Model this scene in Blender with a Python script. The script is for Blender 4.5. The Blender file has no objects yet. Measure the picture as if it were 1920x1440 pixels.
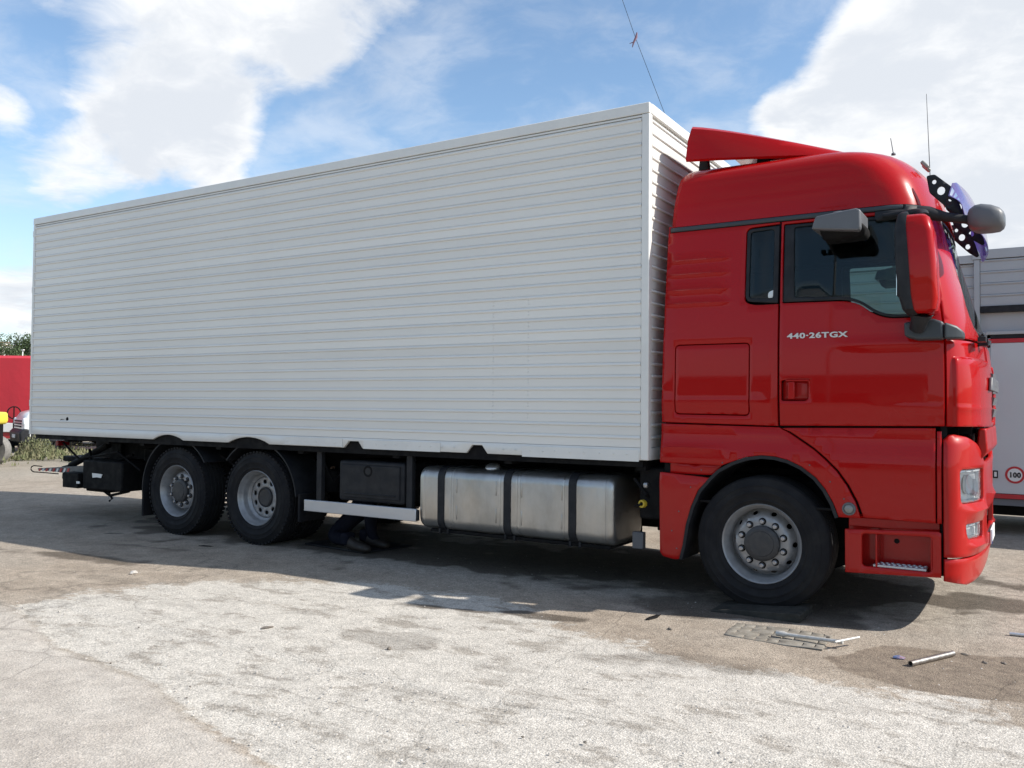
import bpy, bmesh, math, random
import numpy as np
from math import sin, cos, pi, radians, hypot, atan2, sqrt
from mathutils import Vector, Matrix
from mathutils.geometry import delaunay_2d_cdt

random.seed(7)
rng = np.random.default_rng(7)
scene = bpy.context.scene
C = scene.collection

# ------------------------------------------------------------------ camera
CAM = Vector((1.814, -7.845, 1.551))
YAW, PIT, ROL, FPX = radians(-31.53), radians(1.4976), radians(0.498), 1610.7
fwd = Vector((sin(YAW)*cos(PIT), cos(YAW)*cos(PIT), sin(PIT)))
rgt = Vector((cos(YAW), -sin(YAW), 0)); upv = rgt.cross(fwd)
rgt2 = rgt*cos(ROL) + upv*sin(ROL); up2 = -rgt*sin(ROL) + upv*cos(ROL)
cd = bpy.data.cameras.new('camera'); cam = bpy.data.objects.new('camera', cd); C.objects.link(cam)
cd.sensor_width = 36; cd.lens = 36*FPX/1920; cd.clip_start = .1; cd.clip_end = 3000
m = Matrix((rgt2, up2, -fwd)).transposed().to_4x4(); m.translation = CAM
cam.matrix_world = m
scene.camera = cam

# ------------------------------------------------------------------ sun, sky, exposure
SUNV = Vector((1.2, .33, 1.0)).normalized()
elev = math.asin(SUNV.z); azim = atan2(SUNV.x, SUNV.y)
sd = bpy.data.lights.new('sun', 'SUN'); sd.energy = 4.7; sd.angle = radians(.53); sd.color = (1, .945, .865)
so = bpy.data.objects.new('sun', sd); C.objects.link(so)
so.rotation_euler = SUNV.to_track_quat('Z', 'Y').to_euler(); so.location = (10, 5, 20)
scene.view_settings.view_transform = 'Standard'; scene.view_settings.look = 'None'
scene.view_settings.gamma = 1; scene.view_settings.use_curve_mapping = False
scene.view_settings.exposure = .55
scene.render.engine = 'CYCLES'
scene.cycles.max_bounces = 8; scene.cycles.transparent_max_bounces = 12

class NT:
    def __init__(s, tree): s.t = tree; s.n = tree.nodes; s.l = tree.links
    def node(s, typ, **kw):
        n = s.n.new(typ)
        for k, v in kw.items():
            if k.startswith('i_'):
                key = k[2:]; key = int(key) if key.isdigit() else key.replace('_', ' ')
                s.put(n.inputs[key], v)
            else: setattr(n, k, v)
        return n
    def put(s, sock, v):
        if hasattr(v, 'is_output') or isinstance(v, bpy.types.NodeSocket): s.l.new(v, sock)
        else: sock.default_value = v
    def math(s, op, a, b=0., c=0., clamp=False):
        n = s.n.new('ShaderNodeMath'); n.operation = op; n.use_clamp = clamp
        s.put(n.inputs[0], a); s.put(n.inputs[1], b)
        if op in ('MULTIPLY_ADD',): s.put(n.inputs[2], c)
        return n.outputs[0]
    def vmath(s, op, a, b=(0, 0, 0)):
        n = s.n.new('ShaderNodeVectorMath'); n.operation = op
        s.put(n.inputs[0], a)
        if op == 'SCALE': s.put(n.inputs[3], b)
        else: s.put(n.inputs[1], b)
        return n.outputs['Value'] if op in ('LENGTH', 'DISTANCE', 'DOT_PRODUCT') else n.outputs[0]
    def smooth(s, x, a, b, lo=0., hi=1.):
        n = s.n.new('ShaderNodeMapRange'); n.interpolation_type = 'SMOOTHSTEP'
        s.put(n.inputs['Value'], x); s.put(n.inputs['From Min'], a); s.put(n.inputs['From Max'], b)
        s.put(n.inputs['To Min'], lo); s.put(n.inputs['To Max'], hi)
        return n.outputs[0]
    def noise(s, vec, scale, detail=4., rough=.55, dist=0., dim='3D'):
        n = s.n.new('ShaderNodeTexNoise'); n.noise_dimensions = dim
        s.put(n.inputs['Vector'], vec); s.put(n.inputs['Scale'], scale); s.put(n.inputs['Detail'], detail)
        s.put(n.inputs['Roughness'], rough); s.put(n.inputs['Distortion'], dist)
        return n.outputs[0]
    def mix(s, f, a, b, typ='RGBA', blend='MIX'):
        n = s.n.new('ShaderNodeMix'); n.data_type = typ
        if typ == 'RGBA':
            n.blend_type = blend; s.put(n.inputs[0], f)
            s.put(n.inputs[6], a if not isinstance(a, tuple) else (*a[:3], 1)); s.put(n.inputs[7], b if not isinstance(b, tuple) else (*b[:3], 1))
            return n.outputs[2]
        s.put(n.inputs[0], f); s.put(n.inputs[2], a); s.put(n.inputs[3], b)
        return n.outputs[0]

# ---- world: daylight sky with drifting cumulus, cloud density is a function of direction
world = bpy.data.worlds.new('World'); scene.world = world; world.use_nodes = True
W = NT(world.node_tree); W.n.clear()
sky = W.node('ShaderNodeTexSky', sky_type='NISHITA', sun_disc=False)
sky.sun_elevation = elev; sky.sun_rotation = azim; sky.altitude = 50; sky.air_density = 1.0; sky.dust_density = .6; sky.ozone_density = 1.6
gen = W.node('ShaderNodeTexCoord').outputs['Generated']
vdir = W.vmath('NORMALIZE', gen)
sep = W.node('ShaderNodeSeparateXYZ', i_0=vdir)
zc = W.math('MAXIMUM', sep.outputs[2], 0.0)
proj = W.math('DIVIDE', 1.0, W.math('ADD', zc, .22))
pl = W.vmath('SCALE', vdir, proj)
warp = W.node('ShaderNodeTexNoise', i_Vector=pl, i_Scale=2.2, i_Detail=3.0)
plw = W.vmath('ADD', pl, W.vmath('SCALE', W.vmath('SUBTRACT', warp.outputs['Color'], (.5, .5, .5)), .35))
n1 = W.noise(plw, 2.1, 9., .58)
n2 = W.noise(plw, 5.5, 8., .62)
base = W.math('ADD', W.math('MULTIPLY', n1, .62), W.math('MULTIPLY', n2, .38))
def pixdir(px, py):
    return (fwd + rgt2*((px-960)/FPX) + up2*((720-py)/FPX)).normalized()
# (centre, angular radius, weight): masses of cloud and clear gaps of this sky
masses = [((420, 30), .13, .22), ((600, 80), .06, .20), ((700, 25), .05, .16), ((790, 5), .045, .19), ((220, 30), .09, .13), ((300, 240), .07, .27), ((430, 225), .045, .17), ((120, 320), .065, .24), ((410, 335), .028, .2), ((5, 200), .03, .22), ((30, 560), .06, .2),
          ((1760, 130), .17, .26), ((1880, 300), .18, .22), ((1560, 190), .08, .17), ((1640, 90), .06, .14), ((1450, 215), .035, .14), ((2100, 500), .25, .2), ((1730, 30), .04, .1),
          ((1130, 100), .2, -.16), ((900, 260), .16, -.10), ((980, 30), .14, -.13), ((20, 100), .04, -.15), ((90, 215), .035, -.12), ((580, 270), .06, -.2), ((720, 160), .07, -.13), ((1480, 20), .09, -.1), ((250, 400), .05, -.1), ((10, 400), .07, -.16),
          ((1300, -250), .3, -.1)]
tot = base
for (q, r, w) in masses:
    d = pixdir(*q)
    dist = W.vmath('DISTANCE', vdir, tuple(d))
    tot = W.math('ADD', tot, W.math('MULTIPLY', W.smooth(dist, 0.0, r*1.5, 1., 0.), w))
# clear deep blue sector away from the sun, behind the photographer
back = W.vmath('DOT_PRODUCT', vdir, tuple(Vector((-.15, -.93, .35)).normalized()))
tot = W.math('SUBTRACT', tot, W.smooth(back, .2, .85, 0., .20))
# extra cloud added overhead, out of view, to whiten the light from above
tot = W.math('ADD', tot, W.smooth(sep.outputs[2], .50, .85, 0., .09))
cl = W.smooth(tot, .485, .70)
thick = W.smooth(tot, .60, .92)
shade = W.noise(plw, 3.2, 6., .6)
shade = W.smooth(W.math('ADD', shade, W.math('MULTIPLY', thick, .12)), .40, .68)
cc = W.mix(shade, (9.3, 9.4, 9.5), (6.9, 7.3, 7.9))
thin = W.math('MULTIPLY', W.smooth(base, .40, .62), .38)
fac = W.math('MAXIMUM', cl, thin)
hz = W.smooth(sep.outputs[2], -.02, .30, .50, 0.)
blue = W.vmath('MULTIPLY', sky.outputs[0], (1.66, 1.76, 1.76))
skyc = W.mix(hz, blue, (7.0, 8.5, 9.6))
skyc = W.mix(fac, skyc, cc)
bg = W.node('ShaderNodeBackground', i_Color=skyc, i_Strength=.078)
W.l.new(bg.outputs[0], W.node('ShaderNodeOutputWorld').inputs[0])

# ------------------------------------------------------------------ materials
MATS = {}
def principled(name, col, rough=.5, metal=0., coat=0., spec=.5, noise=None, bump=None, **kw):
    mt = bpy.data.materials.new(name); mt.use_nodes = True
    T = NT(mt.node_tree); b = T.n['Principled BSDF']
    b.inputs['Base Color'].default_value = (*col, 1); b.inputs['Roughness'].default_value = rough
    b.inputs['Metallic'].default_value = metal; b.inputs['Coat Weight'].default_value = coat
    b.inputs['Coat Roughness'].default_value = .03; b.inputs['Specular IOR Level'].default_value = spec
    for k, v in kw.items(): b.inputs[k.replace('_', ' ')].default_value = v
    tc = T.node('ShaderNodeTexCoord').outputs['Object']
    if noise:
        sc, amt, col2 = noise[:3]
        vec = tc if len(noise) < 4 else T.vmath('MULTIPLY', tc, noise[3])
        f = T.smooth(T.noise(vec, sc, 6., .6), .35, .7)
        T.l.new(T.mix(T.math('MULTIPLY', f, amt), (*col, 1), (*col2, 1)), b.inputs['Base Color'])
        T.l.new(T.smooth(T.noise(vec, sc*.7, 5.), .3, .7, rough*.85, min(1, rough*1.25)), b.inputs['Roughness'])
    if bump:
        sc, st, dist = bump[:3]
        vec = tc if len(bump) < 4 else T.vmath('MULTIPLY', tc, bump[3])
        bn = T.node('ShaderNodeBump', i_Height=T.noise(vec, sc, 4.), i_Strength=st, i_Distance=dist)
        T.l.new(bn.outputs[0], b.inputs['Normal'])
    MATS[name] = mt; return mt
RED = principled('red_paint', (.36, .003, .003), .24, 0, .40, .08, noise=(1.1, .25, (.31, .007, .006)), bump=(1.6, .08, .02))
REDP = principled('red_plastic', (.37, .006, .005), .34, 0, .35, .15, noise=(3, .35, (.34, .013, .010)))
BOXW = principled('box_paint', (.72, .705, .665), .34, 0, .25, .3, noise=(1.3, .35, (.63, .615, .585), (.5, 1, 1.5)), bump=(2.2, .22, .02, (.5, 1, 1)))
def vary(mt, amt):
    T = NT(mt.node_tree); b = T.n['Principled BSDF']; src = b.inputs['Base Color'].links[0].from_socket
    rnd = T.node('ShaderNodeObjectInfo').outputs['Random']
    T.l.new(T.vmath('SCALE', src, T.math('ADD', 1-amt/2, T.math('MULTIPLY', rnd, amt))), b.inputs['Base Color'])
vary(BOXW, .07)
BOXT = principled('box_trim', (.70, .69, .655), .38, 0, .3, .5, noise=(5, .4, (.60, .595, .57)))
BLK = principled('black_plastic', (.014, .015, .018), .48, spec=.22, noise=(9, .5, (.035, .035, .037)))
GRY = principled('dark_grey_plastic', (.105, .11, .12), .40, spec=.4, noise=(9, .4, (.125, .13, .14)), bump=(400, .1, .002))
STRIP = principled('slate_trim', (.03, .038, .045), .5)
CHAS = principled('chassis_black', (.006, .006, .007), .65, spec=.12, noise=(14, .5, (.016, .015, .014)))
RUB = principled('tyre_rubber', (.012, .012, .014), .75, spec=.2, noise=(7, .6, (.024, .023, .022)), bump=(60, .25, .004))
RUBW = principled('rubber_wedge_mat', (.030, .030, .027), .8, spec=.2, noise=(12, .7, (.062, .058, .05)), bump=(90, .5, .004))
RIM = principled('silver_rim', (.31, .31, .315), .36, .35, 0, .5, noise=(16, .55, (.20, .20, .20)))
HUBM = principled('hub_black', (.030, .030, .032), .5, noise=(25, .6, (.055, .052, .05)))
NUT = principled('nut_steel', (.33, .33, .34), .35, .8)
ALU = principled('brushed_tank', (.46, .45, .43), .34, .92, noise=(2.2, .6, (.31, .30, .28), (2.2, 1, 1.2)), bump=(1.8, .5, .03, (2.5, 1, 1)))
ALR = principled('aluminium_rail', (.55, .56, .58), .4, .7, noise=(7, .4, (.45, .46, .48), (.3, 1, 1)))
STEEL = principled('tool_steel', (.32, .30, .28), .38, .85, noise=(40, .6, (.18, .15, .13)))
WHT = principled('white_plastic', (.72, .72, .70), .45)
SEAT = principled('cab_fabric', (.008, .009, .013), .9, spec=.05)
REFL = principled('lamp_reflector', (.82, .83, .84), .3, .0)
LENS = None
def glassmat(name, tint, rough=.02, body=.0, ior=1.5, mixg=None):
    mt = bpy.data.materials.new(name); mt.use_nodes = True
    T = NT(mt.node_tree); T.n.clear()
    tr = T.node('ShaderNodeBsdfTransparent', i_Color=(*tint, 1))
    gl = T.node('ShaderNodeBsdfGlossy', i_Color=(1, 1, 1, 1), i_Roughness=rough)
    fr = T.node('ShaderNodeFresnel', i_IOR=ior)
    f = fr.outputs[0] if mixg is None else T.math('MULTIPLY', fr.outputs[0], mixg)
    mx = T.node('ShaderNodeMixShader', i_0=f); T.l.new(tr.outputs[0], mx.inputs[1]); T.l.new(gl.outputs[0], mx.inputs[2])
    T.l.new(mx.outputs[0], T.node('ShaderNodeOutputMaterial').inputs[0])
    return mt
GLASS = glassmat('tinted_cab_glass', (.70, .82, .80), .01, mixg=.55)
LENS = glassmat('lamp_lens', (.92, .93, .93), .03)
def visor_mat():
    mt = bpy.data.materials.new('purple_acrylic'); mt.use_nodes = True
    T = NT(mt.node_tree); T.n.clear()
    tr = T.node('ShaderNodeBsdfTransparent', i_Color=(.30, .25, .52, 1))
    df = T.node('ShaderNodeBsdfDiffuse', i_Color=(.12, .10, .25, 1)); tl = T.node('ShaderNodeBsdfTranslucent', i_Color=(.20, .17, .42, 1))
    gl = T.node('ShaderNodeBsdfGlossy', i_Roughness=.08); fr = T.node('ShaderNodeFresnel', i_IOR=1.5)
    a = T.node('ShaderNodeAddShader'); T.l.new(df.outputs[0], a.inputs[0]); T.l.new(tl.outputs[0], a.inputs[1])
    m1 = T.node('ShaderNodeMixShader', i_0=.78); T.l.new(tr.outputs[0], m1.inputs[1]); T.l.new(a.outputs[0], m1.inputs[2])
    m2 = T.node('ShaderNodeMixShader', i_0=fr.outputs[0]); T.l.new(m1.outputs[0], m2.inputs[1]); T.l.new(gl.outputs[0], m2.inputs[2])
    T.l.new(m2.outputs[0], T.node('ShaderNodeOutputMaterial').inputs[0]); return mt
VIS = visor_mat()

# ------------------------------------------------------------------ scene helpers
def tag(o, label=None, cat=None, group=None, kind=None):
    if label: o['label'] = label
    if cat: o['category'] = cat
    if group: o['group'] = group
    if kind: o['kind'] = kind
    return o
def empty(name, loc=(0, 0, 0), rz=0, parent=None):
    o = bpy.data.objects.new(name, None); C.objects.link(o); o.location = loc; o.rotation_euler = (0, 0, rz)
    o.empty_display_size = .2
    if parent: o.parent = parent
    return o
def thing(name, label, cat, loc=(0, 0, 0), rz=0, group=None):
    return tag(empty(name, loc, rz), label, cat, group)
def link_mesh(name, me, mat, parent=None):
    o = bpy.data.objects.new(name, me); C.objects.link(o)
    if mat and not me.materials: me.materials.append(mat)
    if parent is not None: o.parent = parent
    return o

class MB:
    """collects geometry and links it as ONE mesh object"""
    def __init__(s): s.v = []; s.f = []
    def add(s, verts, faces):
        n = len(s.v); s.v += [tuple(a) for a in verts]; s.f += [tuple(i+n for i in f) for f in faces]; return s
    def box(s, c, d, rot=None, taper=None):
        x, y, z = (d[0]/2, d[1]/2, d[2]/2)
        vs = [Vector((a*x, b*y, e*z)) for e in (-1, 1) for a, b in ((-1, -1), (1, -1), (1, 1), (-1, 1))]
        if taper:
            for v in vs[4:]: v.x *= taper[0]; v.y *= taper[1]
        if rot is not None: vs = [rot @ v for v in vs]
        c = Vector(c)
        return s.add([v+c for v in vs], [(3, 2, 1, 0), (4, 5, 6, 7), (0, 1, 5, 4), (1, 2, 6, 5), (2, 3, 7, 6), (3, 0, 4, 7)])
    def span(s, a, b): return s.box([(a[i]+b[i])/2 for i in range(3)], [abs(b[i]-a[i]) for i in range(3)])
    def loft(s, rings, close=True, caps=True):
        n = len(rings[0]); vs = [p for r in rings for p in r]; fs = []
        for i in range(len(rings)-1):
            for j in range(n if close else n-1):
                k = (j+1) % n
                fs.append((i*n+j, i*n+k, (i+1)*n+k, (i+1)*n+j))
        if caps and close:
            fs.append(tuple(range(n-1, -1, -1))); b = (len(rings)-1)*n; fs.append(tuple(range(b, b+n)))
        return s.add(vs, fs)
    def tube(s, pts, r, n=8, caps=True):
        pts = [Vector(p) for p in pts]; rings = []
        rr = r if isinstance(r, (list, tuple)) else [r]*len(pts)
        up = Vector((0, 0, 1))
        for i, p in enumerate(pts):
            t = (pts[min(i+1, len(pts)-1)]-pts[max(i-1, 0)]).normalized()
            a = t.cross(up)
            if a.length < .1: a = t.cross(Vector((1, 0, 0)))
            a.normalize(); b = a.cross(t).normalized()
            rings.append([p + (a*cos(2*pi*k/n) + b*sin(2*pi*k/n))*rr[i] for k in range(n)])
        return s.loft(rings, True, caps)
    def lathe(s, prof, c, axis=(0, 1, 0), n=48, close=False):
        """prof: (radius, depth along axis)"""
        ax = Vector(axis).normalized(); a = ax.cross(Vector((0, 0, 1)))
        if a.length < .1: a = Vector((1, 0, 0))
        a.normalize(); b = ax.cross(a); c = Vector(c); rings = []
        for r, d in prof:
            rings.append([c + ax*d + (a*cos(2*pi*k/n)+b*sin(2*pi*k/n))*max(r, 1e-4) for k in range(n)])
        if close: rings.append(rings[0])
        return s.loft(rings, True, False)
    def prism(s, poly, y0, y1, axis='y'):
        """poly in the plane normal to axis"""
        def P(p, d):
            return {'y': (p[0], d, p[1]), 'x': (d, p[0], p[1]), 'z': (p[0], p[1], d)}[axis]
        return s.loft([[P(p, y0) for p in poly], [P(p, y1) for p in poly]])
    def build(s, name, mat, parent=None, smooth=None, bevel=None, seg=2, mods=None, sub=0):
        me = bpy.data.meshes.new(name); me.from_pydata(s.v, [], s.f); me.validate(); me.update()
        bm = bmesh.new(); bm.from_mesh(me); bmesh.ops.recalc_face_normals(bm, faces=bm.faces); bm.to_mesh(me); bm.free()
        if smooth or bevel:
            me.polygons.foreach_set('use_smooth', [True]*len(me.polygons)); me.set_sharp_from_angle(angle=radians(smooth or 35))
        o = link_mesh(name, me, mat, parent)
        if bevel:
            md = o.modifiers.new('bevel', 'BEVEL'); md.width = bevel; md.segments = seg; md.limit_method = 'ANGLE'; md.angle_limit = radians(35); md.harden_normals = False
        if sub:
            md = o.modifiers.new('sub', 'SUBSURF'); md.levels = sub; md.render_levels = sub
        return o

def rounded(poly, r, n=4):
    out = []; N = len(poly)
    for i in range(N):
        p = poly[i]; rr = p[2] if len(p) > 2 else r
        a = Vector(poly[i-1][:2]); b = Vector(p[:2]); c = Vector(poly[(i+1) % N][:2])
        if rr <= 0: out.append(tuple(b)); continue
        u = (a-b); v = (c-b); k = min(rr, u.length*.45, v.length*.45)
        p0 = b+u.normalized()*k; p1 = b+v.normalized()*k
        for j in range(n+1):
            t = j/n; q = p0*(1-t)**2 + b*2*t*(1-t) + p1*t*t; out.append((q.x, q.y))
    return out
def area(poly): return .5*sum(poly[i-1][0]*poly[i][1]-poly[i][0]*poly[i-1][1] for i in range(len(poly)))
def inset(poly, d):
    """inwards for positive d (outline made counter-clockwise first)"""
    if area(poly) < 0: poly = poly[::-1]
    out = []; N = len(poly)
    for i in range(N):
        a = Vector(poly[i-1]); b = Vector(poly[i]); c = Vector(poly[(i+1) % N])
        e1 = (b-a); e2 = (c-b)
        if e1.length < 1e-7 or e2.length < 1e-7: out.append(tuple(b)); continue
        e1.normalize(); e2.normalize()
        n1 = Vector((-e1.y, e1.x)); n2 = Vector((-e2.y, e2.x)); nn = n1+n2
        if nn.length < 1e-4: nn = n1
        nn.normalize(); k = d/max(nn.dot(n1), .5)
        q = b+nn*k; out.append((q.x, q.y))
    return out
def resample(poly, step):
    out = []
    for i in range(len(poly)):
        a = poly[i]; b = poly[(i+1) % len(poly)]; L = hypot(b[0]-a[0], b[1]-a[1])
        if L < 1e-6: continue
        n = max(1, int(math.ceil(L/step)))
        out += [(a[0]+(b[0]-a[0])*k/n, a[1]+(b[1]-a[1])*k/n) for k in range(n)]
    return out
def inside_np(P, poly):
    x, y = P[:, 0], P[:, 1]; r = np.zeros(len(P), bool); q = np.array(poly)
    for i in range(len(q)):
        x0, y0 = q[i-1]; x1, y1 = q[i]
        if y0 == y1: continue
        c = ((y0 > y) != (y1 > y)) & (x < (x1-x0)*(y-y0)/(y1-y0)+x0); r ^= c
    return r
def dist_np(P, poly):
    q = np.array(poly); d = np.full(len(P), 1e9)
    for i in range(len(q)):
        a = q[i-1]; b = q[i]; ab = b-a; L = (ab**2).sum()
        t = np.clip(((P-a)@ab)/max(L, 1e-12), 0, 1); e = P-(a+t[:, None]*ab); d = np.minimum(d, np.hypot(e[:, 0], e[:, 1]))
    return d
def sheet(name, outline, mapf, mat, parent=None, holes=(), grid=.06, rows=(), cols=(), thick=.03, rim=.004, gap=.0, smooth=50, step=None, back=False):
    """a curved panel: outline/holes in (u,v); mapf(u,v,d) -> xyz, d = outward offset"""
    step = step or grid*.6
    if area(outline) < 0: outline = outline[::-1]
    loops = [resample(inset(outline, gap+rim), step)]
    for h in holes:
        hh = h if area(h) > 0 else h[::-1]
        loops.append(resample(inset(hh, -(gap+rim)), step))
    us = [p[0] for p in loops[0]]; vs = [p[1] for p in loops[0]]
    U = list(np.arange(min(us)+grid/2, max(us), grid))+list(cols); V = list(np.arange(min(vs)+grid/2, max(vs), grid))
    for r in rows: V = [v for v in V if abs(v-r) > grid*.3]
    V = sorted(V+list(rows)); U = sorted(U)
    G = np.array([(u, v) for u in U for v in V]) if U and V else np.zeros((0, 2))
    if len(G):
        keep = inside_np(G, loops[0]) & (dist_np(G, loops[0]) > step*.35)
        for L in loops[1:]: keep &= ~inside_np(G, L) & (dist_np(G, L) > step*.35)
        G = G[keep]
    co = []; ed = []
    for L in loops:
        b = len(co); co += [Vector(p) for p in L]; ed += [(b+i, b+(i+1) % len(L)) for i in range(len(L))]
    nb = len(co); co += [Vector(p) for p in G]
    ov, oe, of, orig, _, _ = delaunay_2d_cdt(co, ed, [], 0, 1e-6)
    P = np.array([tuple(v) for v in ov]); F = [f for f in of]
    cen = np.array([P[list(f)].mean(0) for f in F])
    k = inside_np(cen, loops[0])
    for L in loops[1:]: k &= ~inside_np(cen, L)
    F = [tuple(f) for f, q in zip(F, k) if q]
    mb = MB(); verts = [mapf(p[0], p[1], 0.) for p in P]
    imap = {}
    for i, ol in enumerate(orig):
        for q in ol: imap[q] = i
    faces = list(F)
    b = 0
    for li, L in enumerate(loops):
        L1 = inset(L, -rim if li == 0 else rim) if li == 0 else [tuple(Vector(p)+ (Vector(q)-Vector(p))) for p, q in zip(L, inset(L, rim))]
        if li: # hole loops are counter-clockwise: grow towards the hole centre
            L1 = inset(L, rim)
        r0 = [imap[b+i] for i in range(len(L))]
        n0 = len(verts); verts += [mapf(p[0], p[1], -rim) for p in L1]
        n1 = len(verts); verts += [mapf(p[0], p[1], -thick) for p in L1]
        N = len(L)
        for i in range(N):
            j = (i+1) % N
            q1 = (r0[i], n0+i, n0+j, r0[j]); q2 = (n0+i, n1+i, n1+j, n0+j)
            if li: q1 = q1[::-1]; q2 = q2[::-1]
            faces += [q1, q2]
        b += N
    if back:
        m0 = len(verts); verts += [mapf(p[0], p[1], -thick) for p in P]; faces += [tuple(m0+i for i in f[::-1]) for f in F]
    me = bpy.data.meshes.new(name); me.from_pydata([tuple(v) for v in verts], [], faces); me.update()
    # orient outwards: compare the first faces with the offset direction
    u0, v0 = cen[k][0]; o = Vector(mapf(u0, v0, .01))-Vector(mapf(u0, v0, 0))
    if me.polygons[0].normal.dot(o) < 0: me.flip_normals()
    me.polygons.foreach_set('use_smooth', [True]*len(me.polygons)); me.set_sharp_from_angle(angle=radians(smooth))
    return link_mesh(name, me, mat, parent)
def mirrored(o, name=None):
    me = o.data.copy(); 
    for v in me.vertices: v.co.y = -v.co.y
    me.flip_normals(); me.update()
    c = bpy.data.objects.new(name or o.name.split('.')[0], me); C.objects.link(c); c.parent = o.parent
    for md in o.modifiers:
        if md.type == 'BEVEL':
            m2 = c.modifiers.new('bevel', 'BEVEL'); m2.width = md.width; m2.segments = md.segments; m2.limit_method = 'ANGLE'; m2.angle_limit = md.angle_limit
    return c

# ------------------------------------------------------------------ ground
def vnoise(x, y, seed, oct=4):
    """cheap value noise for numpy arrays"""
    r = np.random.default_rng(seed); T = r.random((64, 64)); out = 0; a = 1; s = 0
    for o in range(oct):
        xi = np.floor(x).astype(int); yi = np.floor(y).astype(int); fx = x-xi; fy = y-yi
        fx = fx*fx*(3-2*fx); fy = fy*fy*(3-2*fy)
        g = lambda i, j: T[(xi+i) % 64, (yi+j) % 64]
        out = out + a*((g(0, 0)*(1-fx)+g(1, 0)*fx)*(1-fy)+(g(0, 1)*(1-fx)+g(1, 1)*fx)*fy)
        s += a; a *= .5; x = x*2.03+7.1; y = y*2.03+3.3
    return out/s
def sdf_poly(X, Y, poly):
    P = np.stack([X.ravel(), Y.ravel()], 1); d = dist_np(P, poly); s = inside_np(P, poly)
    return np.where(s, d, -d).reshape(X.shape)
def sst(x, a, b): t = np.clip((x-a)/(b-a), 0, 1); return t*t*(3-2*t)
LIME = [(-4.9, -4.2), (-4.75, -3.5), (-4.6, -3.1), (-4.1, -2.45), (-3.3, -2.05), (-2.1, -2.05), (-1.2, -2.25), (-.3, -2.55), (.2, -2.75), (.75, -2.75), (1.3, -2.7), (3.5, -2.9), (3.5, -9), (-.2, -9), (-.9, -5.25), (-1.35, -5.12), (-1.84, -5.0), (-2.36, -4.78), (-3.05, -4.72), (-3.5, -4.66), (-4.1, -4.45)]
SAND = [(.62, -2.25), (.8, -1.95), (1.0, -1.75), (1.35, -1.55), (1.8, -1.45), (3.2, -1.5), (3.2, -2.35), (1.9, -2.45), (1.2, -2.5), (.8, -2.42)]
def heightf(x, y):
    h = .020*(vnoise(x*.6+20, y*.6+20, 3, 3)-.5)+.006*(vnoise(x*3+20, y*3+20, 5, 3)-.5)
    return h
def ground_patch(name, x0, x1, y0, y1, step, z=0.):
    xs = np.arange(x0, x1+step/2, step); ys = np.arange(y0, y1+step/2, step); X, Y = np.meshgrid(xs, ys)
    return X, Y
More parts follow.
